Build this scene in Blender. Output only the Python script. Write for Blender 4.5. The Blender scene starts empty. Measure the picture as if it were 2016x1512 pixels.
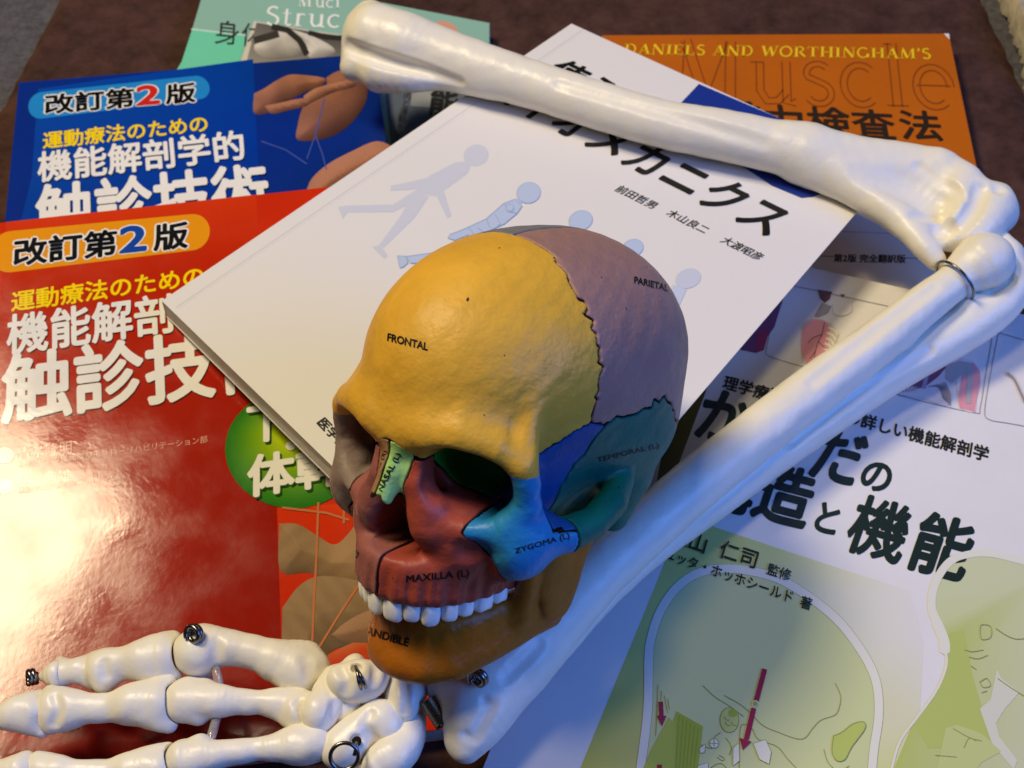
import bpy, math, random
import numpy as np
from mathutils import Matrix, Vector, geometry
from mathutils.bvhtree import BVHTree
random.seed(4); np.random.seed(4)
scene = bpy.context.scene
COL = scene.collection

# ------------------------------------------------------------------ camera
FPX = 3000.0                                   # focal length in units of 1/2016 of the picture width
PITCH, ROLL, CAM_H = math.radians(50), math.radians(-2.5), 0.508
_fw = np.array([0, math.cos(PITCH), -math.sin(PITCH)]); _rt = np.array([1.0, 0, 0]); _up = np.cross(_rt, _fw)
_c, _s = math.cos(ROLL), math.sin(ROLL)
CM = np.stack([_c * _rt + _s * _up, -_s * _rt + _c * _up, _fw])
CP = np.array([0, 0, CAM_H])
cam = bpy.data.objects.new('camera', bpy.data.cameras.new('camera'))
COL.objects.link(cam)
cam.matrix_world = Matrix([list(CM[0]) + [0], list(CM[1]) + [0], list(-CM[2]) + [0], [0, 0, 0, 1]]).transposed() if False else \
    Matrix(((CM[0][0], CM[1][0], -CM[2][0], CP[0]), (CM[0][1], CM[1][1], -CM[2][1], CP[1]), (CM[0][2], CM[1][2], -CM[2][2], CP[2]), (0, 0, 0, 1)))
cam.data.sensor_width = 36.0
cam.data.lens = FPX / 2016 * 36
cam.data.clip_start = 0.01
cam.data.clip_end = 50
cam.data.dof.use_dof = True
cam.data.dof.focus_distance = 0.50
cam.data.dof.aperture_fstop = 26
scene.camera = cam

# ------------------------------------------------------------------ world and lamps
world = bpy.data.worlds.new('World'); scene.world = world; world.use_nodes = True
bg = world.node_tree.nodes['Background']
bg.inputs['Color'].default_value = (0.55, 0.62, 0.95, 1); bg.inputs['Strength'].default_value = 0.032

def area(name, loc, target, sx, sy, power, color):
    d = bpy.data.lights.new(name, 'AREA'); d.shape = 'RECTANGLE'; d.size = sx; d.size_y = sy; d.energy = power; d.color = color
    o = bpy.data.objects.new(name, d); COL.objects.link(o); o.location = loc
    o.rotation_euler = (Vector(target) - Vector(loc)).to_track_quat('-Z', 'Y').to_euler()
    return o
area('warm_lamp', (-1.05, 0.98, 2.20), (-0.05, 0.38, 0.0), 0.62, 0.46, 59, (1.0, 0.83, 0.53))
area('ceiling_lamp', (-0.38, 0.42, 2.35), (0.05, 0.38, 0.0), 0.36, 0.36, 14, (1.0, 0.84, 0.56))
area('window_light', (1.22, -0.22, 0.98), (0.08, 0.36, 0.0), 1.0, 0.8, 25, (0.10, 0.28, 1.0))

scene.view_settings.view_transform = 'Standard'
scene.view_settings.look = 'None'
scene.view_settings.exposure = -0.36
scene.view_settings.gamma = 1
scene.view_settings.use_curve_mapping = False
scene.cycles.max_bounces = 6
scene.cycles.sample_clamp_indirect = 4

# ------------------------------------------------------------------ helpers
def ray(u, v):
    d = (u - 1008) * CM[0] - (v - 756) * CM[1] + FPX * CM[2]
    return d / np.linalg.norm(d)
def P(u, v, z):
    """the point at height z (metres) that stands at photograph pixel u, v"""
    d = ray(u, v)
    return CP + d * ((z - CAM_H) / d[2])
def lin(c):
    o = []
    for v in c[:3]:
        v = v / 255.0
        o.append(v / 12.92 if v <= 0.04045 else ((v + 0.055) / 1.055) ** 2.4)
    return o + [1.0]

def material(name, rgb, rough=0.5, spec=0.5, bump=0.0, bscale=300, bdetail=3, mottle=0.0, mscale=40, metal=0.0, attr=False,
             bump2=0.0, b2scale=60, trans=0.0, coat=0.0, mottle_to=None, rvar=0.0):
    m = bpy.data.materials.new(name); m.use_nodes = True
    nt = m.node_tree; b = nt.nodes['Principled BSDF']
    b.inputs['Roughness'].default_value = rough
    b.inputs['Specular IOR Level'].default_value = spec
    b.inputs['Metallic'].default_value = metal
    b.inputs['Transmission Weight'].default_value = trans
    b.inputs['Coat Weight'].default_value = coat
    tc = nt.nodes.new('ShaderNodeTexCoord')
    col = None
    if attr:
        a = nt.nodes.new('ShaderNodeAttribute'); a.attribute_name = 'Col'; col = a.outputs['Color']
    else:
        b.inputs['Base Color'].default_value = lin(rgb)
    if mottle > 0:
        n = nt.nodes.new('ShaderNodeTexNoise'); n.inputs['Scale'].default_value = mscale; n.inputs['Detail'].default_value = 6
        n.inputs['Roughness'].default_value = 0.65
        nt.links.new(tc.outputs['Object'], n.inputs['Vector'])
        r = nt.nodes.new('ShaderNodeMapRange'); r.inputs['From Min'].default_value = 0.35; r.inputs['From Max'].default_value = 0.68
        nt.links.new(n.outputs['Fac'], r.inputs['Value'])
        mx = nt.nodes.new('ShaderNodeMix'); mx.data_type = 'RGBA'
        if col is not None:
            nt.links.new(col, mx.inputs[6])
            hs = nt.nodes.new('ShaderNodeHueSaturation'); hs.inputs['Value'].default_value = 1 - mottle
            nt.links.new(col, hs.inputs['Color']); nt.links.new(hs.outputs['Color'], mx.inputs[7])
        else:
            l = lin(rgb); mx.inputs[6].default_value = l
            mx.inputs[7].default_value = lin(mottle_to) if mottle_to else [c * (1 - mottle) for c in l[:3]] + [1]
        nt.links.new(r.outputs['Result'], mx.inputs[0])
        col = mx.outputs[2]
    if col is not None:
        nt.links.new(col, b.inputs['Base Color'])
    if rvar > 0:
        n = nt.nodes.new('ShaderNodeTexNoise'); n.inputs['Scale'].default_value = 55; n.inputs['Detail'].default_value = 8
        nt.links.new(tc.outputs['Object'], n.inputs['Vector'])
        r = nt.nodes.new('ShaderNodeMapRange'); r.inputs['To Min'].default_value = rough; r.inputs['To Max'].default_value = rough + rvar
        r.inputs['From Min'].default_value = 0.4; r.inputs['From Max'].default_value = 0.7
        nt.links.new(n.outputs['Fac'], r.inputs['Value']); nt.links.new(r.outputs['Result'], b.inputs['Roughness'])
    last = None
    for s, sc, det, dist in ((bump, bscale, bdetail, 0.0006), (bump2, b2scale, 2, 0.004)):
        if s > 0:
            n = nt.nodes.new('ShaderNodeTexNoise'); n.inputs['Scale'].default_value = sc; n.inputs['Detail'].default_value = det
            nt.links.new(tc.outputs['Object'], n.inputs['Vector'])
            bp = nt.nodes.new('ShaderNodeBump'); bp.inputs['Strength'].default_value = s; bp.inputs['Distance'].default_value = dist
            nt.links.new(n.outputs['Fac'], bp.inputs['Height'])
            if last: nt.links.new(last, bp.inputs['Normal'])
            last = bp.outputs['Normal']
    if last: nt.links.new(last, b.inputs['Normal'])
    return m

def empty(name, loc, label, cat, group=None, kind=None):
    o = bpy.data.objects.new(name, None); COL.objects.link(o); o.location = loc
    o.empty_display_size = 0.02
    o['label'] = label; o['category'] = cat
    if group: o['group'] = group
    if kind: o['kind'] = kind
    return o
def base_of(parent):
    p = np.zeros(3)
    while parent is not None:
        p = p + np.array(parent.location); parent = parent.parent
    return p
def mesh_obj(name, verts, faces, mat, parent=None, smooth=False, cols=None, label=None):
    """one mesh object from world coordinates, parented with its vertices relative to the thing's base"""
    v = np.asarray(verts, float) - base_of(parent)
    me = bpy.data.meshes.new(name)
    if isinstance(faces, np.ndarray):
        k = faces.shape[1]
        me.vertices.add(len(v)); me.vertices.foreach_set('co', v.ravel())
        me.loops.add(faces.size); me.loops.foreach_set('vertex_index', faces.ravel().astype(np.int32))
        me.polygons.add(len(faces)); me.polygons.foreach_set('loop_start', (np.arange(len(faces)) * k).astype(np.int32))
        me.update(calc_edges=True)
    else:
        me.from_pydata([tuple(p) for p in v], [], [tuple(f) for f in faces])
    if cols is not None:
        a = me.attributes.new('Col', 'FLOAT_COLOR', 'POINT')
        a.data.foreach_set('color', np.asarray(cols, float).ravel())
    for m in (mat if isinstance(mat, list) else [mat]): me.materials.append(m)
    me.validate()
    if smooth: me.polygons.foreach_set('use_smooth', [True] * len(me.polygons))
    o = bpy.data.objects.new(name, me); COL.objects.link(o)
    if parent is not None: o.parent = parent
    if label: o['label'] = label
    return o

# ---- signed distance fields (millimetres) and their surface
def smin(a, b, k):
    h = np.maximum(k - np.abs(a - b), 0) / k
    return np.minimum(a, b) - h * h * k * .25
def smax(a, b, k): return -smin(-a, -b, k)
def ell(p,c,r):
    q=(p-np.array(c))/np.array(r); k0=np.sqrt((q*q).sum(-1)); q2=q/np.array(r)
    return k0*(k0-1)/(np.sqrt((q2*q2).sum(-1))+1e-9)
def cap(p,a,b,ra,rb):
    a=np.array(a,float);b=np.array(b,float);d=b-a
    t=np.clip(((p-a)@d)/(d@d),0,1)
    q=p-a-t[...,None]*d
    return np.sqrt((q*q).sum(-1))-(ra+(rb-ra)*t)
def chain(p,pts,k=.01):
    o=None
    for A,B in zip(pts[:-1],pts[1:]):
        d=cap(p,A[:3],B[:3],A[3],B[3]); o=d if o is None else smin(o,d,k)
    return o
def poly2(x,y,pts):
    """signed distance to closed polygon, negative inside"""
    P=np.array(pts,float);n=len(P);d=np.full(x.shape,1e18);s=np.zeros(x.shape,bool)
    for i in range(n):
        a=P[i];b=P[(i+1)%n];e=b-a
        wx=x-a[0];wy=y-a[1];t=np.clip((wx*e[0]+wy*e[1])/(e@e+1e-12),0,1)
        d=np.minimum(d,(wx-t*e[0])**2+(wy-t*e[1])**2)
        c=((a[1]>y)!=(b[1]>y))
        if abs(e[1])>1e-12: s^=c&(x<a[0]+(y-a[1])*e[0]/e[1])
    d=np.sqrt(d);return np.where(s,-d,d)
def pline(x,y,pts):
    """distance to open polyline and arc length parameter"""
    P=np.array(pts,float);d=np.full(x.shape,1e18);s=np.zeros(x.shape);L=0
    for a,b in zip(P[:-1],P[1:]):
        e=b-a;l=np.sqrt(e@e);wx=x-a[0];wy=y-a[1];t=np.clip((wx*e[0]+wy*e[1])/(l*l),0,1)
        dd=(wx-t*e[0])**2+(wy-t*e[1])**2;m=dd<d
        s=np.where(m,L+t*l,s);d=np.where(m,dd,d);L+=l
    return np.sqrt(d),s
ARCH=[(0,92),(10,90.5),(19,84.5),(25,75),(29,62),(31,46)]
def fold(p):
    q=np.array(p,float);x=q[...,0];q[...,0]=np.where(x>0,x,-1.12*x);return q
def skull(p):
    q=fold(p)
    d=smin(ell(q,(0,-12,47),(65,76,58)),ell(q,(0,33,51),(55,60,53)),24)
    d=smin(d,ell(q,(0,-17,17),(63,60,38)),16)
    brow=chain(q,[(0,88,33,6.5),(16,89.5,36,6),(30,86,38.5,6),(43,79,35,5.6),(50.5,72.5,29,5),(53,70,20,4.6)])
    d=smin(d,brow,15)
    d=smin(d,chain(q,[(52,71,28,3.6),(48.5,64,42,2.4),(44,56,56,1.4)]),9)
    d=smin(d,ell(q,(33,36,15),(18,26,27)),10)
    d=smin(d,ell(q,(8,48,12),(12,24,18)),6)                            # sphenoid wing
    # nose bridge and medial walls
    n=smin(chain(q,[(0,88,31,5),(0,93,17,5.2),(0,99,6,5.2)],3),chain(q,[(8,85,28,5),(10,87,12,6),(13,86,0,7)],3),6)
    d=smin(d,n,5)
    d=smin(d,ell(q,(27,34,-6),(13,19,20)),8)
    d=smin(d,ell(q,(37,9,-9),(15,19,14)),6)
    f=smin(ell(q,(21,66,-13),(20,22,21)),cap(q,(13,84,20),(16,86,-6),6,8),7)
    f=smin(f,ell(q,(0,60,-27),(26,32,10)),6)
    dl,s=pline(q[...,0],q[...,1],ARCH)
    zz=q[...,2]
    al=smax(dl-6.2-.55*np.cos(s*2*np.pi/7.6)*np.clip((-24-zz)/8,0,1),np.abs(zz+32)-11,6)
    f=smin(f,al,6)
    d=smin(d,f,4)
    z=smin(chain(q,[(18,85,-4,4),(33,80.5,-5,4.4),(45,73.5,-2,5.4),(52,67.5,10,6.8),(53,69.5,20,5)]),ell(q,(49,62,-9),(13,16,17)),7)
    z=smin(z,chain(q,[(47,63,-15,9),(41,63,-24,7),(29,60,-32,5)]),6)
    z=smin(z,chain(q,[(52,60,-8,9),(60,46,-8,8),(63.5,32,-6,7),(63,16,-1,7),(58,2,4,6)]),5)
    d=smin(d,z,4)
    d=smin(d,cap(q,(48,-18,-4),(46,-14,-22),12,8),9)                       # mastoid
    # cuts
    O=np.array((33.,86,16));A=np.array((15.,40,13));ax=(A-O)/np.linalg.norm(A-O)
    e2=np.array((0,0,1.))-ax*ax[2];e2/=np.linalg.norm(e2);e1=np.cross(ax,e2)
    r=q-O;t=r@ax;k=np.clip(t/49,-.35,1.0)
    w=19.5-12*np.clip(k,0,1)**1.3-9*k*(k<0);h=17-10*np.clip(k,0,1)**1.3-9*k*(k<0)
    bb=r@e2-.10*(r@e1);h=np.where(bb<0,h*(1-.30*np.clip((k+.02)*8,0,1)),h)
    a=np.abs(r@e1)/w;b=np.abs(bb)/h
    orb=smax(((a**2.6+b**2.6)**(1/2.6)-1)*np.minimum(w,h),t-41,6)
    d=smax(d,-orb,2.2)
    for zz in (3,10,17,23): d=smin(d,cap(q,(51.5,65,zz),(36,40,zz*.7+5),3,3.4),3)
    nz=smax(poly2(q[...,0],q[...,2],[(-5,9),(2.5,8.5),(5.5,2),(9.6,-7),(13,-14),(12,-20),(5,-21.5),(-5,-21)]),50-q[...,1],4)
    d=smax(d,-nz,1.2)
    con=smin(cap(q,(10.5,70,-8),(9,56,-5),2.4,3),cap(q,(0,72,8),(0,68,-24),1.4,1.4),2)
    d=smin(d,con,1.5)
    d=smax(d,-cap(q,(72,-4,-3),(56,-4,-3),3.8,3),2)
    d=smax(d,-ell(q,(37,84,-13),(5,5,5)),5) # canine fossa / foramen
    return d
def mandible(p):
    q=fold(p);x,y,z=q[...,0],q[...,1],q[...,2]
    dl,s=pline(x,y,[(0,79),(6,78.6),(13,76.5),(20,71.5),(25,64),(29,54),(35,34),(38.5,18)])
    zc=-69+ (s/85)*12; hh=15-(s/85)*1.
    d=smax(dl-5.4,np.abs(z-zc)-hh,9)
    d=smin(d,ell(q,(5,80,-78),(12,6,7)),7)
    d=smin(d,chain(q,[(0,80,-80,6),(12,76,-80,6.5),(22,68,-78,6.5),(30,48,-70,6),(37,26,-59,6)]),6)
    ram=smin(chain(q,[(38,19,-51,6),(45,13,-32,5),(51,10,-10,6)]),chain(q,[(37,41,-56,5),(42,45,-30,5),(46,43,-10,3.5)]),6)
    ram=smin(ram,ell(q,(45,23,-38),(4.5,16,24)),5)
    return smin(d,ram,6)

def snet(f, lo, hi, h, c=4):
    """surface nets of f = 0 on a grid of pitch h, evaluated only near the surface"""
    lo = np.array(lo, float); hi = np.array(hi, float)
    nc = np.ceil((hi - lo) / (h * c)).astype(int) + 1
    g = np.stack(np.meshgrid(*[lo[a] + (np.arange(nc[a]) * c + (c - 1) / 2) * h for a in range(3)], indexing='ij'), -1)
    vc = f(g.reshape(-1, 3)).reshape(nc)
    act = np.abs(vc) < (c / 2 + 1) * h * 1.74 * 1.35
    up = lambda A: A.repeat(c, 0).repeat(c, 1).repeat(c, 2)
    V = up(vc).astype(np.float32); idx = np.argwhere(up(act))
    V[idx[:, 0], idx[:, 1], idx[:, 2]] = f(lo + idx * h)
    S = V < 0
    n = np.array(V.shape)
    cs = np.zeros(n - 1, np.int8)
    for i in (0, 1):
        for j in (0, 1):
            for k in (0, 1):
                cs += S[i:n[0] - 1 + i, j:n[1] - 1 + j, k:n[2] - 1 + k]
    cell = np.argwhere((cs > 0) & (cs < 8))
    num = np.full(n - 1, -1, np.int32); num[cell[:, 0], cell[:, 1], cell[:, 2]] = np.arange(len(cell))
    acc = np.zeros((len(cell), 3)); cnt = np.zeros(len(cell))
    cor = [np.array((i, j, k)) for i in (0, 1) for j in (0, 1) for k in (0, 1)]
    val = {tuple(o): V[cell[:, 0] + o[0], cell[:, 1] + o[1], cell[:, 2] + o[2]].astype(float) for o in cor}
    for o in cor:
        for a in range(3):
            if o[a] == 0:
                o2 = o.copy(); o2[a] = 1
                va, vb = val[tuple(o)], val[tuple(o2)]
                m = (va < 0) != (vb < 0)
                t = np.where(m, va / np.where(m, va - vb, 1), 0)
                pt = o + t[:, None] * (o2 - o)
                acc += np.where(m[:, None], pt, 0); cnt += m
    v = lo + (cell + acc / cnt[:, None]) * h
    quads = []
    for a in range(3):
        b, d = (a + 1) % 3, (a + 2) % 3
        s0 = [slice(None)] * 3; s1 = [slice(None)] * 3
        s0[a] = slice(0, n[a] - 1); s1[a] = slice(1, n[a])
        A, Bq = S[tuple(s0)], S[tuple(s1)]
        e = np.argwhere(A != Bq); e = e[(e[:, b] > 0) & (e[:, d] > 0) & (e[:, b] < n[b] - 1) & (e[:, d] < n[d] - 1)]
        ub = np.zeros(3, int); ub[b] = 1; ud = np.zeros(3, int); ud[d] = 1
        q = [num[tuple((e + o).T)] for o in (-ub - ud, -ud, 0 * ub, -ub)]
        q = np.stack(q, 1); fl = ~A[tuple(e.T)]
        q[fl] = q[fl][:, ::-1]
        quads.append(q)
    q = np.concatenate(quads)
    for it in range(2):
        val = f(v); e = .2 * h
        gr = np.stack([f(v + np.eye(3)[i] * e) - f(v - np.eye(3)[i] * e) for i in range(3)], 1) / (2 * e)
        st = val[:, None] * gr / ((gr * gr).sum(1)[:, None] + 1e-3)
        ln = np.linalg.norm(st, axis=1)[:, None]
        v = v - st * np.minimum(1, .5 * h / (ln + 1e-9))
    return v, q

def tube(pts, r, seg=8, closed=False):
    """verts, faces of a round wire along pts (metres)"""
    pts = [np.array(p, float) for p in pts]; n = len(pts); V = []; F = []
    nrm = None
    for i, p in enumerate(pts):
        a = pts[(i + 1) % n] if (closed or i < n - 1) else p
        b = pts[i - 1] if (closed or i > 0) else p
        t = a - b; t /= np.linalg.norm(t) + 1e-12
        if nrm is None:
            nrm = np.cross(t, (0, 0, 1.0)); nrm = np.cross(t, (1.0, 0, 0)) if np.linalg.norm(nrm) < .1 else nrm
        nrm = nrm - t * (nrm @ t); nrm /= np.linalg.norm(nrm); bn = np.cross(t, nrm)
        rr = r[i] if hasattr(r, '__len__') else r
        for k in range(seg):
            w = 2 * math.pi * k / seg
            V.append(p + rr * (math.cos(w) * nrm + math.sin(w) * bn))
    for i in range(n if closed else n - 1):
        j = (i + 1) % n
        for k in range(seg):
            k2 = (k + 1) % seg
            F.append((i * seg + k, i * seg + k2, j * seg + k2, j * seg + k))
    if not closed:
        F.append(tuple(range(seg - 1, -1, -1))); F.append(tuple((n - 1) * seg + k for k in range(seg)))
    return V, F
def ring(c, ax, r, n=28, turns=1.0, pitch=0.0):
    c = np.array(c, float); ax = np.array(ax, float); ax /= np.linalg.norm(ax)
    a = np.cross(ax, (0.3, 0.5, 0.8)); a /= np.linalg.norm(a); b = np.cross(ax, a)
    m = int(n * turns)
    return [c + r * (math.cos(2 * math.pi * i / n) * a + math.sin(2 * math.pi * i / n) * b) + ax * pitch * i / n for i in range(m)]
def join(parts):
    V = []; F = []
    for v, f in parts:
        o = len(V); V += list(v); F += [tuple(i + o for i in q) for q in f]
    return V, F

# ---- lettering
_tc = {}
def glyphs(s, bold):
    """flat outline of a string: em = 1, verts (n,2) and faces"""
    if bold > 0:                                     # a bold weight: the outline struck several times, each a hair higher
        key = (s, bold, 1)
        if key not in _tc:
            v, f = glyphs(s, 0); n = len(v); V = []; F = []
            for i in range(9):
                a = i * math.pi / 4; k = 0 if i == 8 else bold
                V.append(v + np.array((math.cos(a), math.sin(a))) * k); F += [tuple(j + i * n for j in q) for q in f]
            _tc[key] = (np.concatenate(V), F)
        return _tc[key]
    if (s, bold) not in _tc:
        cu = bpy.data.curves.new('lettering', 'FONT'); cu.body = s; cu.size = 1; cu.offset = bold; cu.fill_mode = 'FRONT'; cu.resolution_u = 4
        o = bpy.data.objects.new('lettering', cu); COL.objects.link(o)
        bpy.context.view_layer.update()
        ev = o.evaluated_get(bpy.context.evaluated_depsgraph_get()); me = ev.to_mesh()
        v = np.array([p.co[:2] for p in me.vertices]); f = [tuple(p.vertices) for p in me.polygons]
        ev.to_mesh_clear(); bpy.data.objects.remove(o); bpy.data.curves.remove(cu)
        _tc[(s, bold)] = (v, f)
    return _tc[(s, bold)]
def arc(cx, cy, rx, ry, a0, a1, n=12):
    return [(cx + rx * math.cos(math.radians(a0 + (a1 - a0) * i / n)), cy + ry * math.sin(math.radians(a0 + (a1 - a0) * i / n))) for i in range(n + 1)]
T_, S_ = .15, .05        # thick and thin strokes of the serif letters
SERIF = {   # advance, strokes
 'D': (.86, [([(.17, 0), (.17, 1)], T_), ([(0, .975), (.4, .975)], S_), ([(0, .025), (.4, .025)], S_), (arc(.36, .5, .36, .47, -90, 90), .10)]),
 'A': (.84, [([(.10, 0), (.40, 1)], S_), ([(.40, 1), (.70, 0)], T_), ([(.2, .35), (.6, .35)], S_), ([(0, .02), (.24, .02)], S_), ([(.54, .02), (.84, .02)], S_)]),
 'N': (.9, [([(.14, 0), (.14, 1)], S_), ([(.14, 1), (.74, 0)], T_), ([(.74, 0), (.74, 1)], S_), ([(0, .02), (.28, .02)], S_), ([(.6, .98), (.88, .98)], S_)]),
 'I': (.42, [([(.2, 0), (.2, 1)], T_), ([(.02, .02), (.38, .02)], S_), ([(.02, .98), (.38, .98)], S_)]),
 'E': (.72, [([(.17, 0), (.17, 1)], T_), ([(0, .975), (.62, .975), (.62, .78)], S_), ([(0, .025), (.66, .025), (.66, .25)], S_), ([(.17, .5), (.46, .5)], S_)]),
 'L': (.70, [([(.17, 0), (.17, 1)], T_), ([(0, .975), (.36, .975)], S_), ([(0, .025), (.64, .025), (.64, .28)], S_)]),
 'S': (.62, [(arc(.3, .74, .21, .24, 40, 200, 8) + arc(.3, .27, .22, .25, 60, -150, 10), .11)]),
 'W': (1.16, [([(.12, 1), (.36, 0)], T_), ([(.36, 0), (.58, 1)], S_), ([(.58, 1), (.8, 0)], T_), ([(.8, 0), (1.04, 1)], S_), ([(0, .98), (.26, .98)], S_), ([(.9, .98), (1.16, .98)], S_)]),
 'O': (.88, [(arc(.42, .5, .36, .48, 0, 360, 24), .11)]),
 'R': (.82, [([(.17, 0), (.17, 1)], T_), ([(0, .975), (.36, .975)], S_), ([(0, .025), (.34, .025)], S_), (arc(.36, .74, .26, .23, 90, -90), .09), ([(.36, .5), (.74, .02)], .13)]),
 'T': (.78, [([(.38, 0), (.38, 1)], T_), ([(.04, .75), (.04, .97), (.72, .97), (.72, .75)], S_), ([(.2, .02), (.56, .02)], S_)]),
 'H': (.92, [([(.17, 0), (.17, 1)], T_), ([(.73, 0), (.73, 1)], T_), ([(.17, .5), (.73, .5)], S_), ([(.02, .02), (.32, .02)], S_), ([(.58, .02), (.88, .02)], S_), ([(.02, .98), (.32, .98)], S_), ([(.58, .98), (.88, .98)], S_)]),
 'G': (.88, [(arc(.42, .5, .35, .47, 45, 330, 18), .10), ([(.72, .4), (.72, .06)], T_)]),
 'M': (1.08, [([(.14, 0), (.16, 1)], S_), ([(.18, 1), (.5, 0)], T_), ([(.5, 0), (.82, 1)], S_), ([(.86, 0), (.86, 1)], T_), ([(0, .02), (.28, .02)], S_), ([(.7, .02), (1.04, .02)], S_)]),
 "'": (.24, [([(.1, 1), (.08, .7)], .1)]), ' ': (.36, []),
 't': (.42, [([(.17, .9), (.17, .1), (.26, .02), (.38, .08)], .10), ([(.02, .66), (.36, .66)], S_)]),
 'r': (.5, [([(.16, 0), (.16, .68)], .12), ([(.16, .5), (.3, .66), (.44, .6)], .08), ([(.02, .02), (.32, .02)], S_)]),
 'u': (.72, [([(.16, .68), (.16, .2), (.26, .03), (.42, .04), (.54, .18)], .11), ([(.55, .68), (.55, .02), (.68, .02)], .12), ([(.02, .66), (.2, .66)], S_)]),
 'c': (.58, [(arc(.3, .34, .25, .32, 50, 310, 14), .10)]),
 's': (.5, [(arc(.24, .5, .17, .16, 40, 200, 8) + arc(.24, .18, .18, .17, 60, -150, 10), .09)]),
 'l': (.36, [([(.17, 0), (.17, 1.05)], .13), ([(.02, .02), (.33, .02)], S_), ([(.04, 1.03), (.17, 1.03)], S_)]),
 'e': (.58, [(arc(.3, .34, .25, .32, 0, 310, 16), .10), ([(.05, .36), (.55, .36)], S_)]),
}
def ribbon(pts, w, closed=False):
    """2D ribbon of width w along pts: verts, quads"""
    p = np.array(pts, float); n = len(p)
    if closed: d = np.roll(p, -1, 0) - np.roll(p, 1, 0)
    else: d = np.gradient(p, axis=0)
    d /= np.linalg.norm(d, axis=1)[:, None] + 1e-12
    nn = np.stack([-d[:, 1], d[:, 0]], 1)
    ww = np.array(w if hasattr(w, '__len__') else [w] * n)[:, None] / 2
    v = np.concatenate([p + nn * ww, p - nn * ww])
    m = n if closed else n - 1
    f = [(i, (i + 1) % n, (i + 1) % n + n, i + n) for i in range(m)]
    return v, f
def serif(s, outline=0):
    V = []; F = []; x = 0
    for ch in s:
        adv, st = SERIF[ch]
        for pts, w in st:
            pts = [(a + x, b) for a, b in pts]
            if outline:
                p = np.array(pts); d = np.gradient(p, axis=0); d /= np.linalg.norm(d, axis=1)[:, None] + 1e-9
                nn = np.stack([-d[:, 1], d[:, 0]], 1)
                rs = [ribbon(p + nn * w / 2, outline), ribbon(p - nn * w / 2, outline)] if w > S_ else [ribbon(p, outline)]
            else: rs = [ribbon(pts, w)]
            for v, f in rs:
                o = len(V); V += list(v); F += [tuple(i + o for i in q) for q in f]
        x += adv + .06
    return np.array(V), F, x - .06

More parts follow.
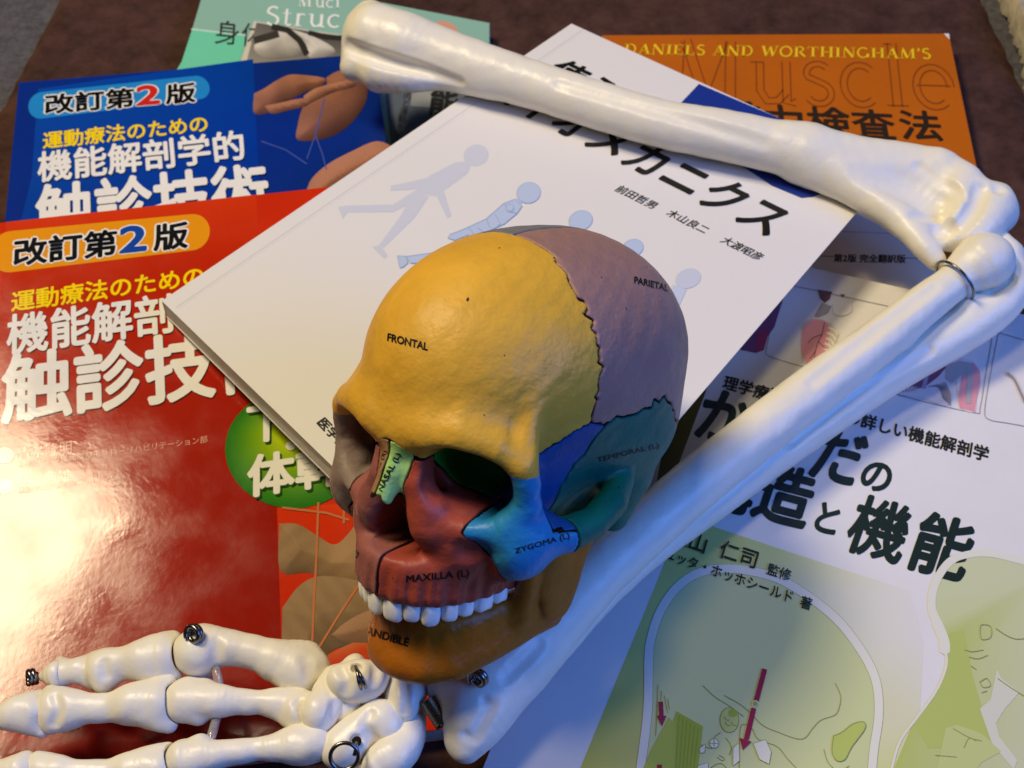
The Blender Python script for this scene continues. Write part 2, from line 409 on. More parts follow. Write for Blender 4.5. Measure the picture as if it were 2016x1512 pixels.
# ------------------------------------------------------------------ books
LAY = 0.00007
class Book:
    """a closed book lying flat: corners of its front cover (TL, TR, BR, BL) at height z, thickness t"""
    def __init__(s, name, corners, z, t, label, cover, spine_side='left', page=(244, 238, 224), kw=None, tilt=None, shear=0.0):
        s.c = [np.array(c, float) for c in corners]; s.z = z; s.n = 0
        s.tilt = tilt or (0.0, 0.0, 0.0, 0.0)             # slopes along x and y, and the x, y at which the height is z
        for c in s.c: c[2] = z + s.tilt[0] * (c[0] - s.tilt[2]) + s.tilt[1] * (c[1] - s.tilt[3])
        s.art = material(name + '_print', (200, 200, 200), attr=True, **(kw or {}))
        s.root = empty(name, (s.c[3][0], s.c[3][1], z - t), label, 'book')
        TL, TR, BR, BL = s.c
        ex = (TR - TL) / np.linalg.norm(TR - TL); ey = (TL - BL) / np.linalg.norm(TL - BL)
        s.ex, s.ey = ex, ey
        th = 0.0005
        def slab(z0, z1, q, s_right=(1, 2)):
            v = [np.array((c[0], c[1], zz - z + c[2])) - ex * shear * (z - zz) / t * (i in s_right) for zz in (z0, z1) for i, c in enumerate(q)]
            return v, [(3, 2, 1, 0), (4, 5, 6, 7), (0, 1, 5, 4), (1, 2, 6, 5), (2, 3, 7, 6), (3, 0, 4, 7)]
        fr = [TL, TR, BR, BL]
        o = mesh_obj('front_cover', *slab(z - th, z, fr[::-1]), cover, s.root)
        b = o.modifiers.new('round', 'BEVEL'); b.width = 0.00025; b.segments = 2
        mesh_obj('back_cover', *slab(z - t, z - t + th, fr[::-1]), cover, s.root)
        mesh_obj('spine', *slab(z - t + th, z - th, [BL, BL + ex * th, TL + ex * th, TL], ()), cover, s.root)
        i = .00015
        pg = [TL + ex * .0007 - ey * i, TR - ex * i - ey * i, BR - ex * i + ey * i, BL + ex * .0007 + ey * i]
        pm = material(name + '_paper', page, .8, .2, bump=.6, bscale=900, mottle=.12, mscale=300)
        nt = pm.node_tree; tcn = nt.nodes.new('ShaderNodeTexCoord'); w = nt.nodes.new('ShaderNodeTexWave')
        w.bands_direction = 'Z'; w.inputs['Scale'].default_value = 700; w.inputs['Distortion'].default_value = 1.5; w.inputs['Detail'].default_value = 2
        nt.links.new(tcn.outputs['Object'], w.inputs['Vector'])
        bp = nt.nodes.new('ShaderNodeBump'); bp.inputs['Strength'].default_value = .9; bp.inputs['Distance'].default_value = .0008
        nt.links.new(w.outputs['Fac'], bp.inputs['Height']); nt.links.new(bp.outputs['Normal'], nt.nodes['Principled BSDF'].inputs['Normal'])
        mesh_obj('pages', *slab(z - t + th, z - th, pg[::-1]), pm, s.root)
    def at(s, u, v, lay=0):
        d = ray(u, v); kx, ky, x0, y0 = s.tilt; z = s.z + LAY * lay
        return CP + d * ((z + kx * (CP[0] - x0) + ky * (CP[1] - y0) - CP[2]) / (d[2] - kx * d[0] - ky * d[1]))
    def begin(s): s.V = []; s.F = []; s.C = []; s.n = 0
    def add(s, v3, f, col):
        o = len(s.V); s.V += list(v3); s.F += [tuple(i + o for i in q) for q in f]
        if np.ndim(col[0]) == 0: col = [col] * len(v3)
        if len(col) != len(v3): col = [col[int(i * len(col) / len(v3))] for i in range(len(v3))]
        s.C += [lin(c) for c in col]
    def poly(s, pts, col, lay=1, tf=None):
        tf = tf or (lambda a, b: (a, b)); s.n += 1; lay += .03 * s.n
        px = [tf(*p) for p in pts]
        v = [s.at(*p, lay) for p in px]
        f = geometry.tessellate_polygon([[Vector((p[0], p[1], 0)) for p in px]])
        s.add(v, [tuple(q) for q in f], col)
    def shaded(s, pts, lit, dark, wid, lay=1, tf=None, light=(-.5, -.7), step=4.0, speck=.05, back=None):
        """a photographed rounded form printed on the cover: tones follow the form drawn by the outline"""
        tf = tf or (lambda a, b: (a, b)); s.n += 1; lay += .03 * s.n
        Pp = np.array(smooth([tf(*p) for p in pts] + [tf(*pts[0])], 4)[:-1]); lo = Pp.min(0) - 6; hi = Pp.max(0) + 6
        xs = np.arange(lo[0], hi[0] + step, step); ys = np.arange(lo[1], hi[1] + step, step)
        X, Y = np.meshgrid(xs, ys, indexing='ij'); D = poly2(X, Y, Pp)
        gx, gy = np.gradient(D, step); gl = np.sqrt(gx * gx + gy * gy) + 1e-6
        tt = np.clip(-D / wid, 0, 1); hgt = np.sqrt(1 - (1 - tt) ** 2)
        sl = (1 - tt)
        sh = np.clip(.62 + .42 * sl * (gx * light[0] + gy * light[1]) / gl + .12 * hgt, 0, 1)
        for k in range(3):
            a = np.random.uniform(-.05, .05, 2) * (k + 1); sh = sh + speck * np.sin(X * a[0] + Y * a[1] + k) * .8
        sh = np.clip(sh + np.random.normal(0, speck * .25, sh.shape), 0, 1)
        mv = (D > 0) & (D < 1.6 * step)
        X2 = np.where(mv, X - gx / gl * D, X); Y2 = np.where(mv, Y - gy / gl * D, Y)
        okk = D < 1.5 * step
        idx = -np.ones(D.shape, int); V = []; C = []
        lit = np.array(lit); dark = np.array(dark)
        for i, j in np.argwhere(okk):
            idx[i, j] = len(V); V.append(s.at(X2[i, j], Y2[i, j], lay)); C.append(tuple(dark + (lit - dark) * sh[i, j]))
        F = [(idx[i, j], idx[i + 1, j], idx[i + 1, j + 1], idx[i, j + 1]) for i in range(len(xs) - 1) for j in range(len(ys) - 1)
             if min(idx[i, j], idx[i + 1, j], idx[i + 1, j + 1], idx[i, j + 1]) >= 0 and min(D[i, j], D[i + 1, j], D[i + 1, j + 1], D[i, j + 1]) < 0]
        s.add(V, F, C)
    def line(s, pts, w, col, lay=2, tf=None, closed=False):
        tf = tf or (lambda a, b: (a, b)); s.n += 1; lay += .03 * s.n
        v, f = ribbon([tf(*p) for p in pts], w, closed)
        s.add([s.at(*p, lay) for p in v], f, col)
    def disc(s, c, rx, ry, col, lay=1, tf=None, rot=0, edge=None, n=32):
        s.n += 1; lay += .03 * s.n
        c = tf(*c) if tf else c; ca, sa = math.cos(rot), math.sin(rot)
        pts = [c] + [(c[0] + rx * math.cos(a) * ca - ry * math.sin(a) * sa, c[1] + rx * math.cos(a) * sa + ry * math.sin(a) * ca) for a in np.linspace(0, 2 * math.pi, n, endpoint=False)]
        s.add([s.at(*p, lay) for p in pts], [(0, 1 + i, 1 + (i + 1) % n) for i in range(n)], [col] + [edge or col] * n)
    def quad(s, v2, f, p0, p1, p2, w, h, y0, col, lay):
        """map flat letters (0..w, y0..y0+h) onto the parallelogram whose corners are at pixels p0 (lower left), p1 (lower right), p2 (upper left)"""
        A, Bv, Cv = s.at(*p0, lay), s.at(*p1, lay), s.at(*p2, lay)
        n9 = max(1, len(v2) // 9)
        v = [A + (Bv - A) * (x / w) + (Cv - A) * ((y - y0) / h) + np.array((0, 0, 3e-6 * min(8, i // n9))) for i, (x, y) in enumerate(v2)]
        s.add(v, f, col)
    def text(s, t, p0, p1, p2, col, bold=.02, lay=3, tf=None, em=True):
        if tf: p0, p1, p2 = tf(*p0), tf(*p1), tf(*p2)
        v, f = glyphs(t, bold)
        if em: s.quad(v, f, p0, p1, p2, len(t), 1.0, -.12, col, lay)
        else: s.quad(v - v.min(0), f, p0, p1, p2, np.ptp(v[:, 0]), np.ptp(v[:, 1]), 0, col, lay)
    def char(s, t, c, r, u, col, bold=.02, lay=3, tf=None):
        """string centred at pixel c whose em is r (rightwards) by u (upwards) pixels"""
        if tf: k = tf(1, 0)[0] - tf(0, 0)[0]; c = tf(*c); r = (r[0] * k, r[1] * k); u = (u[0] * k, u[1] * k)
        n = len(t); c = np.array(c); r = np.array(r); u = np.array(u)
        p0 = c - r * n / 2 - u / 2
        s.text(t, p0, p0 + r * n, p0 + u, col, bold, lay)
    def end(s, name): return mesh_obj(name, s.V, s.F, s.art, s.root, cols=s.C)

def zoom(ox, oy, k): return lambda x, y: (ox + x / k, oy + y / k)
ZA, ZB, ZC, ZD, ZE = zoom(0, 0, 2.88), zoom(600, 0, 2.88), zoom(1316, 0, 2.88), zoom(0, 400, 2.88), zoom(0, 850, 2.88)
ZG, ZH, ZI, ZJ = zoom(1316, 450, 2.88), zoom(1200, 987, 2.88), zoom(1616, 500, 3.025), zoom(1616, 980, 2.842)
Z1, Z2, Z7 = zoom(640, 430, 2.653), zoom(640, 800, 2.88), zoom(660, 820, 5.04)

def corners_from(tl, tp, lp, z, w, h, tilt=None):
    """cover corners from its top-left corner, a point along its top edge and one along its left edge"""
    kx, ky, x0, y0 = tilt or (0, 0, 0, 0)
    def pt(u, v):
        d = ray(u, v); return CP + d * ((z + kx * (CP[0] - x0) + ky * (CP[1] - y0) - CP[2]) / (d[2] - kx * d[0] - ky * d[1]))
    a = pt(*tl); x = pt(*tp) - a; y = pt(*lp) - a
    x /= np.linalg.norm(x); y /= np.linalg.norm(y)
    return [a, a + x * w, a + x * w + y * h, a + y * h]
def meet(a, b, c, d, z):
    a, b, c, d = [P(*q, z)[:2] for q in (a, b, c, d)]
    t = np.linalg.solve(np.stack([b - a, c - d], 1), c - a)
    return np.array([*(a + (b - a) * t[0]), z])

# ------------------------------------------------------------------ the surface and cloths
Z0 = -0.006
fl = mesh_obj('floor', [(-1.6, -.9, Z0 - .004), (1.6, -.9, Z0 - .004), (1.6, 2.2, Z0 - .004), (-1.6, 2.2, Z0 - .004)], [(0, 1, 2, 3)],
              material('grey_weave', (92, 90, 96), .95, .1, bump=1, bscale=420, mottle=.45, mscale=260))
fl['kind'] = 'structure'
# brown suede mat: a sheet with slightly uneven edges
def sheet(name, corners, z0, z1, nx, ny, mat, label, cat, wob, relief):
    c = [np.array(k[:2]) for k in corners]; V = []; F = []
    for j in range(ny + 1):
        for i in range(nx + 1):
            a, b = i / nx, j / ny
            p = (c[0] * (1 - a) + c[1] * a) * (1 - b) + (c[3] * (1 - a) + c[2] * a) * b
            edge = min(a, 1 - a, b, 1 - b)
            p = p + np.random.normal(0, wob, 2) * (edge < 1e-6)
            V.append((p[0], p[1], z1 + relief(p[0], p[1]) - (z1 - z0) * (edge < 1e-6)))
    for j in range(ny):
        for i in range(nx):
            k = j * (nx + 1) + i; F.append((k, k + nx + 1, k + nx + 2, k + 1))
    o = mesh_obj(name, V, F, mat, None, smooth=True)
    o['label'] = label; o['category'] = cat
    return o
suede = material('brown_suede', (80, 54, 48), .9, .15, bump=1.0, bscale=420, mottle=.55, mscale=75, bump2=.6, b2scale=38)
mat_c = [P(113, 0, Z0), P(1938, 0, Z0), P(2090, 330, Z0), P(0, 205, Z0)]
mt, mr = (mat_c[1] - mat_c[0]), (mat_c[2] - mat_c[1]); ml = mat_c[3] - mat_c[0]
mtl, mtr = mat_c[0] - ml * 1.2, mat_c[1] - mr * .8
sheet('desk_mat', [mtl, mtr, mtr + mr * 4.5, mtl + ml * 6.5], Z0 - .0035, Z0, 90, 90, suede,
      'dark brown suede mat lying under all the books', 'mat', .0006, lambda x, y: .0006 * math.sin(31 * x + 17 * y) * math.sin(23 * y - 9 * x))
fleece = material('beige_fleece', (178, 168, 148), .95, .1, bump=1, bscale=260, mottle=.4, mscale=90, bump2=1, b2scale=30)
tc_ = [P(1975, -160, 0), P(2300, -160, 0), P(2300, 330, 0), P(2022, 150, 0)]
tc_[0] = P(1962, -60, 0); tc_[3] = P(2012, 150, 0) + np.array((0.004, -.004, 0))
tw = sheet('towel', [tc_[0], tc_[1], tc_[2], tc_[3]], Z0 - .003, 0.006, 60, 60, fleece, 'crumpled beige fleece towel beyond the right end of the brown mat', 'towel',
           .0006, lambda x, y: .006 * math.sin(70 * x + 25 * y) * math.sin(45 * y - 20 * x) + .002 * math.sin(190 * x) * math.sin(170 * y))

def smooth(p, n=5):
    p = np.array(p, float); o = []
    q = np.vstack([2 * p[0] - p[1], p, 2 * p[-1] - p[-2]])
    for i in range(1, len(q) - 2):
        for k in range(n):
            t = k / n
            o.append(tuple(.5 * (2 * q[i] + (q[i + 1] - q[i - 1]) * t + (2 * q[i - 1] - 5 * q[i] + 4 * q[i + 1] - q[i + 2]) * t * t + (3 * q[i] - q[i - 1] - 3 * q[i + 1] + q[i + 2]) * t ** 3)))
    return o + [tuple(p[-1])]
# ------------------------------------------------------------------ the books
def gloss(name, rgb, rough=.28, spec=.4, **k): return material(name, rgb, rough, spec, **k)
# teal book at the back
z = .004
bk = Book('teal_book', [P(413, -60, z), P(964, 45, z), P(958, 430, z), P(300, 320, z)], z, .0095,
          'pale teal textbook with a black and white cover photo, under the shoulder end', gloss('teal_cover', (140, 185, 170)))
bk.begin()
bk.poly([(1090, 165), (1400, 200), (1360, 345), (1450, 900), (700, 900), (1030, 350)], (105, 205, 172), 1, ZA)
bk.line([(1085, 165), (1235, 182), (1400, 200)], 3, (190, 225, 215), 2, ZA)
bk.end('cover_panel')
bk.begin(); bk.disc((800, 165), 26, 14, (215, 150, 125), 1, ZB, rot=.35); bk.end('cover_motif')
bk.begin()
bk.poly([(1440, 118), (1800, 178), (2080, 215), (2080, 420), (1340, 420)], (205, 200, 185), 2, ZA)
bk.poly([(1455, 128), (1780, 182), (2075, 222), (2070, 400), (1385, 400)], [(95, 92, 88), (70, 68, 66), (60, 58, 55), (120, 116, 108), (150, 146, 138)], 3, ZA)
bk.shaded([(1560, 175), (1640, 170), (1700, 235), (1725, 300), (1620, 330), (1500, 330), (1440, 260)], (215, 210, 198), (70, 66, 62), 26, 4, ZA)
bk.shaded([(1650, 165), (1760, 200), (1880, 262), (1890, 310), (1760, 330), (1735, 250)], (222, 217, 206), (84, 80, 74), 22, 4, ZA)
bk.line([(1540, 150), (1630, 170), (1700, 230), (1740, 310)], 12, (30, 28, 26), 5, ZA)
bk.line([(1440, 230), (1530, 205), (1580, 190)], 14, (45, 42, 40), 5, ZA)
bk.line([(1750, 185), (1850, 210), (1940, 215)], 10, (28, 26, 24), 5, ZA)
bk.end('cover_photo')
bk.begin()
v, f, w = serif('Struc'); bk.quad(v, f, ZA(1500, 140), ZA(1935, 158), ZA(1512, 35), w, 1.0, 0, (235, 240, 235), 4)
v, f, w = serif('M'); bk.quad(v, f, ZA(1690, 35), ZA(1770, 38), ZA(1692, -30), w, 1.0, 0, (235, 240, 235), 4)
v, f, w = serif('ucl'); bk.quad(v, f, ZA(1785, 40), ZA(1930, 46), ZA(1787, -25), w, 1.0, 0, (235, 240, 235), 4)
bk.char('身', ZA(1290, 185), (52, 5), (4, -50), (22, 34, 32), 0, 4)
bk.char('体', ZA(1440, 200), (52, 5), (4, -50), (22, 34, 32), 0, 2)
bk.end('title_lettering')
bk.begin()
bk.poly([(755, 150), (960, 150), (958, 330), (775, 330)], (92, 104, 122), 1)
bk.poly([(610, 480), (740, 480), (720, 610), (600, 600)], (150, 156, 162), 2, ZB)
bk.end('lower_panel')
bk.begin()
bk.char('機', (884, 150), (58, 10), (8, -58), (14, 15, 18), .03)
bk.char('能', (874, 203), (60, 10), (8, -56), (14, 15, 18), .03)
for i, ch in enumerate('筋肉と運動を学ぶ'): bk.char(ch, (806 - 3.6 * i, 172 + 15.5 * i), (17, 3), (3, -17), (20, 22, 26), 0)
bk.end('side_lettering')

# orange book
z = .0066
oc = corners_from((1868, 66), (1210, 69), (1915, 290), z, .001, .257)
ex = P(1868, 66, z) - P(1210, 69, z); ex /= np.linalg.norm(ex); ey = oc[3] - oc[0]
otr = oc[0]; orange = gloss('orange_cover', (190, 98, 18), .35, bump=.12, bscale=500, mottle=.12, mscale=25)
bk = Book('orange_book', [otr - ex * .182, otr, otr + ey, otr - ex * .182 + ey], z, .0122,
          'orange textbook with yellow capitals, at the back under the white book', orange)
bk.begin()
v, f, w = serif("DANIELS AND WORTHINGHAM'S"); bk.quad(v, f, (1228, 106), (1834, 116), (1231, 86), w, 1.0, 0, (235, 205, 30), 3)
bk.end('author_lettering')
bk.begin()
v, f, w = serif('Muscle', .018); bk.quad(v, f, (1322, 196), (1882, 214), (1327, 78), w, 1.0, 0, (128, 58, 6), 2)
bk.end('outlined_lettering')
bk.begin()
for ch, c in (('徒', (1365, 222)), ('手', (1455, 228)), ('筋', (1460, 232)), ('力', (1545, 236)), ('検', (1632, 240)), ('査', (1720, 245)), ('法', (1813, 247))):
    bk.char(ch, c, (88, 4), (-10, -62), (38, 22, 10), .022, 3)
bk.end('title_lettering')
bk.begin()
bk.poly([(1480, 395), (1835, 400), (1868, 760), (1300, 760)], (222, 216, 200), 1)
bk.disc((1295, 1230), 24, 26, (150, 120, 165), 2, ZC)
bk.line([(870, 1452), (935, 1455)], 1.6, (90, 95, 110), 2, ZC); bk.line([(1345, 1462), (1420, 1466)], 1.6, (90, 95, 110), 2, ZC)
bk.line([(930, 1310), (1300, 1325)], 1.6, (170, 165, 165), 2, ZC)
bk.end('lower_panel')
bk.begin()
bk.text('第2版 完全翻訳版', ZG(935, 190), ZG(1345, 196), ZG(938, 142), (40, 38, 36), .025, 3, em=False)
bk.end('edition_lettering')
bk.begin()   # the worn white corner
bk.poly([(1858, 66), (1868.5, 66), (1870, 78)], (225, 222, 215), 2); bk.end('worn_corner')

# blue and red companion volumes
def companion(name, z, t, tl, tp, lp, label, cover, ZZ, tilt, pill, pillcol, edcol, lines, extra):
    bk = Book(name, corners_from(tl, tp, lp, z, .182, .257, tilt), z, t, label, cover, tilt=tilt, kw=dict(spec=.33, rough=.085, mottle=.06, mscale=60, bump=.035, bscale=420, bump2=.06, b2scale=22, rvar=.08))
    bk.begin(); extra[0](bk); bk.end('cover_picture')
    bk.begin()
    (a, b, c, d) = pill
    pts = []
    A, B_, C_, D_ = [np.array(ZZ(*q)) for q in pill]
    n = 14
    for i in range(n + 1):
        w = math.pi * i / n; m = (B_ + C_) / 2; hh = (B_ - C_) / 2; ax = (B_ - A) / np.linalg.norm(B_ - A) * np.linalg.norm(hh)
        pts.append(tuple(m + hh * math.cos(w) + ax * math.sin(w)))
    for i in range(n + 1):
        w = math.pi * i / n; m = (A + D_) / 2; hh = (D_ - A) / 2; ax = (A - B_) / np.linalg.norm(A - B_) * np.linalg.norm(hh)
        pts.append(tuple(m + hh * math.cos(w) + ax * math.sin(w)))
    bk.poly(pts, pillcol, 2); bk.end('edition_badge')
    bk.begin()
    p0, p1, p2 = [np.array(ZZ(*q)) for q in lines[0][1]]
    e = (p1 - p0) / 5; u = p2 - p0
    for i, ch in enumerate('改訂第2版'):
        big = ch == '2'
        q0 = p0 + e * i
        if big: q0 = q0 + e * .02; ee = e * 1.62; uu = u * 1.30; q0 = q0 - (uu - u) * .18
        else: ee, uu = e, u
        bk.text(ch, tuple(q0), tuple(q0 + ee), tuple(q0 + uu), (240, 238, 230), .085 if not big else .06, 3)
        bk.text(ch, tuple(q0), tuple(q0 + ee), tuple(q0 + uu), edcol if big else (18, 18, 20), .03, 5)
    bk.end('edition_lettering')
    bk.begin()
    bk.text('運動療法のための', *lines[1][1], (250, 215, 10), .022, 3, ZZ); bk.end('subtitle_lettering')
    bk.begin()
    for s, q, bold in (('機能解剖学的', lines[2][1], .026), ('触診技術', lines[3][1], .028)):
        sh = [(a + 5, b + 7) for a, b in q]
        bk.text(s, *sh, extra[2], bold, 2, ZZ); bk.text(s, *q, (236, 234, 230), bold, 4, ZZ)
    bk.end('title_lettering')
    extra[1](bk)
    return bk
def blue_art(b):
    cen = P(130, 300, b.z)
    b.poly([(75, 175), (1435 / 2.88, 335 / 2.88), (1470 / 2.88, 1075 / 2.88), (1520 / 2.88, 1700 / 2.88), (30, 480), (62, 350)],
           [(10, 70, 165), (6, 62, 160), (8, 52, 150), (8, 40, 120), (14, 60, 150), (14, 66, 160)], 1)
    skin, dk = (178, 122, 98), (48, 28, 28)
    b.shaded([(1440, 530), (1500, 500), (1570, 455), (1640, 424), (1720, 425), (1830, 440), (1850, 462), (1800, 500), (1740, 520), (1690, 545), (1600, 590), (1520, 640), (1440, 640)], skin, dk, 24, 1, ZA)
    b.shaded([(1850, 440), (1900, 410), (1960, 395), (2060, 410), (2080, 560), (1990, 700), (1860, 782), (1690, 795), (1690, 700), (1712, 620), (1740, 570), (1790, 530), (1850, 490)], (160, 108, 88), dk, 40, 2, ZA)
    b.shaded([(1500, 600), (1600, 580), (1690, 560), (1760, 560), (1740, 600), (1640, 625), (1540, 645)], skin, dk, 14, 2, ZA)
    b.shaded([(1720, 545), (1790, 500), (1900, 470), (2000, 450), (2010, 490), (1900, 520), (1810, 560), (1740, 590)], (186, 130, 106), dk, 12, 3, ZA)
    b.shaded([(1735, 1085), (1770, 1010), (1860, 930), (1990, 860), (2140, 800), (2240, 860), (2150, 960), (1900, 1110), (1800, 1170)], (186, 130, 110), (70, 40, 36), 46, 1, ZA)
    for l in ([(1840, 560), (1790, 760), (1740, 900)], [(1790, 770), (1830, 880), (1850, 960)], [(1480, 800), (1620, 850), (1740, 930)]):
        b.line(l, 2.2, (70, 90, 170), 3, ZA)
nz = lambda: None
blue_cover = gloss('blue_cover', (10, 45, 135), .2, mottle=.1, mscale=30)
companion('blue_book', .017, .0125, (37, 162), (690, 108), (10, 430), 'blue paperback with photos of hands, partly under the red one', blue_cover, ZA, None,
          [(235, 522), (1105, 430), (1135, 562), (235, 672)], (35, 135, 205), (205, 40, 35),
          [('', [(248, 652), (1112, 580), (248, 535)]), ('', [(240, 850), (1190, 748), (240, 748)]), ('', [(212, 1040), (1405, 908), (212, 858)]), ('', [(195, 1405), (1555, 1262), (198, 1045)])],
          (blue_art, lambda b: None, (4, 18, 60)))
def red_art(b):
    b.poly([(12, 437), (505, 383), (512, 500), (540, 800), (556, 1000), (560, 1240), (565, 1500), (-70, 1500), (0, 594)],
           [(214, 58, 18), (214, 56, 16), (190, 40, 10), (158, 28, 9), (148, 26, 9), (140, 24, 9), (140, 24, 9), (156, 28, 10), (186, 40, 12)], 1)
    # photograph of a leg on the right half of the cover
    R1, K1, K3 = (196, 46, 10), (166, 134, 98), (70, 54, 34)
    b.poly([(1570, 430), (2120, 400), (2250, 560), (2250, 1500), (1605, 1500)], [(208, 52, 12), (220, 70, 14), (200, 50, 14), (190, 40, 12), (180, 34, 12)], 2, ZE)
    b.shaded([(1583, 520), (1690, 525), (1800, 590), (1900, 640), (1990, 560), (2080, 440), (2200, 480), (2260, 800), (2120, 900), (1900, 850), (1750, 800), (1590, 790)], K1, K3, 60, 3, ZE)
    b.shaded([(1600, 1000), (1690, 880), (1800, 820), (1960, 830), (2130, 880), (2230, 1000), (2200, 1130), (2050, 1200), (1900, 1230), (1830, 1300), (1750, 1330), (1610, 1330)], (156, 128, 94), (66, 54, 34), 80, 4, ZE)
    b.shaded([(1880, 1150), (1960, 1080), (2100, 1010), (2260, 1010), (2260, 1190), (2060, 1200), (1950, 1190)], (166, 128, 96), (84, 58, 38), 44, 5, ZE)
    b.poly([(1840, 1330), (1860, 1262), (2000, 1195), (2180, 1200), (2200, 1420), (1830, 1420)], [R1, (196, 84, 30), (190, 104, 58), (190, 70, 24), R1, R1], 5, ZE)
    for l in ([(1805, 400), (1795, 700), (1780, 960), (1770, 1200)], [(2080, 800), (1940, 1010), (1810, 1220)], [(1600, 430), (1850, 460), (1980, 500)], [(1950, 400), (1950, 520)]):
        b.line(l, 4.5, (190, 116, 74), 7, ZE)
def red_extra(b):
    b.begin()
    for k in range(22):
        q = k / 21; r = 1 - .93 * q
        c = tuple(np.array((40, 116, 26)) * (1 - q) + np.array((192, 204, 18)) * q)
        b.disc((578 - 14 * (1 - r), 884 - 34 * (1 - r)), 135 * r, 117 * r, c, 5 + .05 * k)
    b.end('round_sticker')
    b.begin()
    for tx, q in (('下', [(1390, 1372), (1640, 1338), (1392, 1140)]), ('体幹', None)):
        ZZ = ZD if q else ZE
        q = q or [(1400, 380), (1945, 302), (1402, 132)]
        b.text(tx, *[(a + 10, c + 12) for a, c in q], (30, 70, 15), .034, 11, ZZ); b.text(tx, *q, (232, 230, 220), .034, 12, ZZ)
    b.disc((1648, 1375), 10, 9, (232, 230, 220), 12, ZD)
    b.end('sticker_lettering')
    b.begin()
    pk = (228, 170, 150)
    b.disc((28, 135), 17, 16, pk, 3, ZE); b.disc((25, 310), 17, 15, pk, 3, ZE)
    b.text('青木隆明', (98, 168), (412, 125), (100, 88), pk, .01, 3, ZE)
    b.text('岐阜大学附属病院整形外科・リハビリテーション部', (105, 212), (1180, 62), (105, 168), pk, .0, 3, ZE)
    b.text('林　典雄', (90, 318), (405, 282), (90, 240), pk, .01, 3, ZE)
    b.text('運動器機能解剖学研究所　代表', (100, 355), (690, 272), (100, 315), pk, 0, 3, ZE)
    b.end('author_lettering')
red_cover = gloss('red_cover', (205, 45, 14), .085, .33, mottle=.08, mscale=30, bump=.035, bscale=420, bump2=.06, b2scale=22, rvar=.08)
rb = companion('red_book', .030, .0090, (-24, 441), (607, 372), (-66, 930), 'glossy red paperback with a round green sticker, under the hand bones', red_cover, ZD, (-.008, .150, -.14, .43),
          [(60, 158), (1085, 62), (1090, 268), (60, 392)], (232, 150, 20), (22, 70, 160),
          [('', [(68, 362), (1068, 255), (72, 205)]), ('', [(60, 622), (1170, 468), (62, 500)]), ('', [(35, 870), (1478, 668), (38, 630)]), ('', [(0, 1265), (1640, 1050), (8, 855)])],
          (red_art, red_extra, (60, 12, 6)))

# white and green anatomy book on the right
z = .015
tl = meet((955, 1500), (955 + 205, 1500 - 497), (1590, 525), (2016, 619), z)
tr_d = P(2016, 619, z) - P(1590, 525, z); tr_d /= np.linalg.norm(tr_d)
lf_d = P(955, 1500, z) - tl; lf_d /= np.linalg.norm(lf_d)
bk = Book('green_book', [tl, tl + tr_d * .21, tl + tr_d * .21 + lf_d * .285, tl + lf_d * .285], z, .0075,
          'white and green paperback with magenta arrows on a head diagram, under the forearm', gloss('white_green_cover', (225, 222, 220), .4, mottle=.04, mscale=40), kw=dict(rough=.4))
up = (34, -108)
bk.begin()
g1, g2, g3, wh = (190, 198, 116), (202, 208, 142), (214, 213, 182), (220, 217, 211)
bk.poly([(420, 84), (640, 160), (1000, 280), (1350, 395), (1700, 505), (1780, 800), (1760, 1200), (1700, 1560), (1000, 1560), (-185, 1560), (205, 613)],
        [g1, g1, g2, g3, wh, wh, g3, g2, g2, (190, 188, 88), g1], 1, ZH)
bk.end('green_panel')
bk.begin()
head = [(170, 1560), (215, 1200), (222, 900), (235, 780), (290, 620), (390, 480), (520, 400), (660, 382), (800, 395), (960, 440), (1130, 540), (1290, 670), (1410, 820), (1490, 960), (1522, 1080), (1525, 1230), (1500, 1400), (1485, 1560)]
hs = smooth(head)
bk.poly(hs, (198, 205, 150), 2, ZH)
ln = (140, 150, 88)
bk.line(hs, 18.5, ln, 3, ZH); bk.line(hs, 17, (222, 220, 206), 4, ZH)
for l in ([(530, 1045), (600, 1110), (680, 1160), (760, 1220)], [(650, 1100), (740, 1150), (800, 1200), (870, 1270), (960, 1310), (1060, 1345), (1110, 1340), (1150, 1290), (1200, 1240), (1280, 1210), (1305, 1160), (1310, 1100), (1280, 1030)],
          [(735, 1560), (740, 1300), (770, 1265), (810, 1290), (845, 1350), (950, 1390), (1010, 1460), (1060, 1512)], [(630, 1310), (590, 1345), (580, 1400), (520, 1380)], [(660, 1340), (690, 1390), (680, 1440)],
          [(1215, 1405), (1240, 1480), (1300, 1530), (1360, 1500)], [(520, 1560), (590, 1500), (640, 1490), (700, 1560)], [(610, 1450), (640, 1470), (650, 1455), (620, 1440)],
          [(275, 1040), (268, 1200), (262, 1330)], [(295, 1075), (290, 1130)], [(310, 1100), (330, 1200)], [(330, 1120), (340, 1180)]):
    bk.line(smooth(l), 1.5, ln, 5, ZH)
bk.poly([(380, 1190), (530, 1275), (495, 1560), (170, 1560), (250, 1390), (340, 1225), (362, 1255)], (160, 176, 66), 5, ZH)
bk.poly([(250, 1390), (340, 1225), (362, 1255), (375, 1215), (372, 1560), (170, 1560)], (174, 187, 80), 6, ZH)
for k in range(6): bk.line([(395 + 22 * k, 1215 + 14 * k), (375 + 20 * k, 1540)], .9, (142, 157, 62), 7, ZH)
bk.disc((680, 1240), 19, 25, ln, 5, ZH); bk.disc((680, 1240), 17.6, 23.5, (188, 198, 120), 6, ZH)
bk.disc((700, 1200), 9, 8, (160, 175, 70), 7, ZH)
for a in ((650, 1220), (655, 1250), (690, 1250)): bk.line(smooth([a, (a[0] + 12, a[1] + 18), (a[0] + 32, a[1] + 20)]), 1.4, ln, 8, ZH)
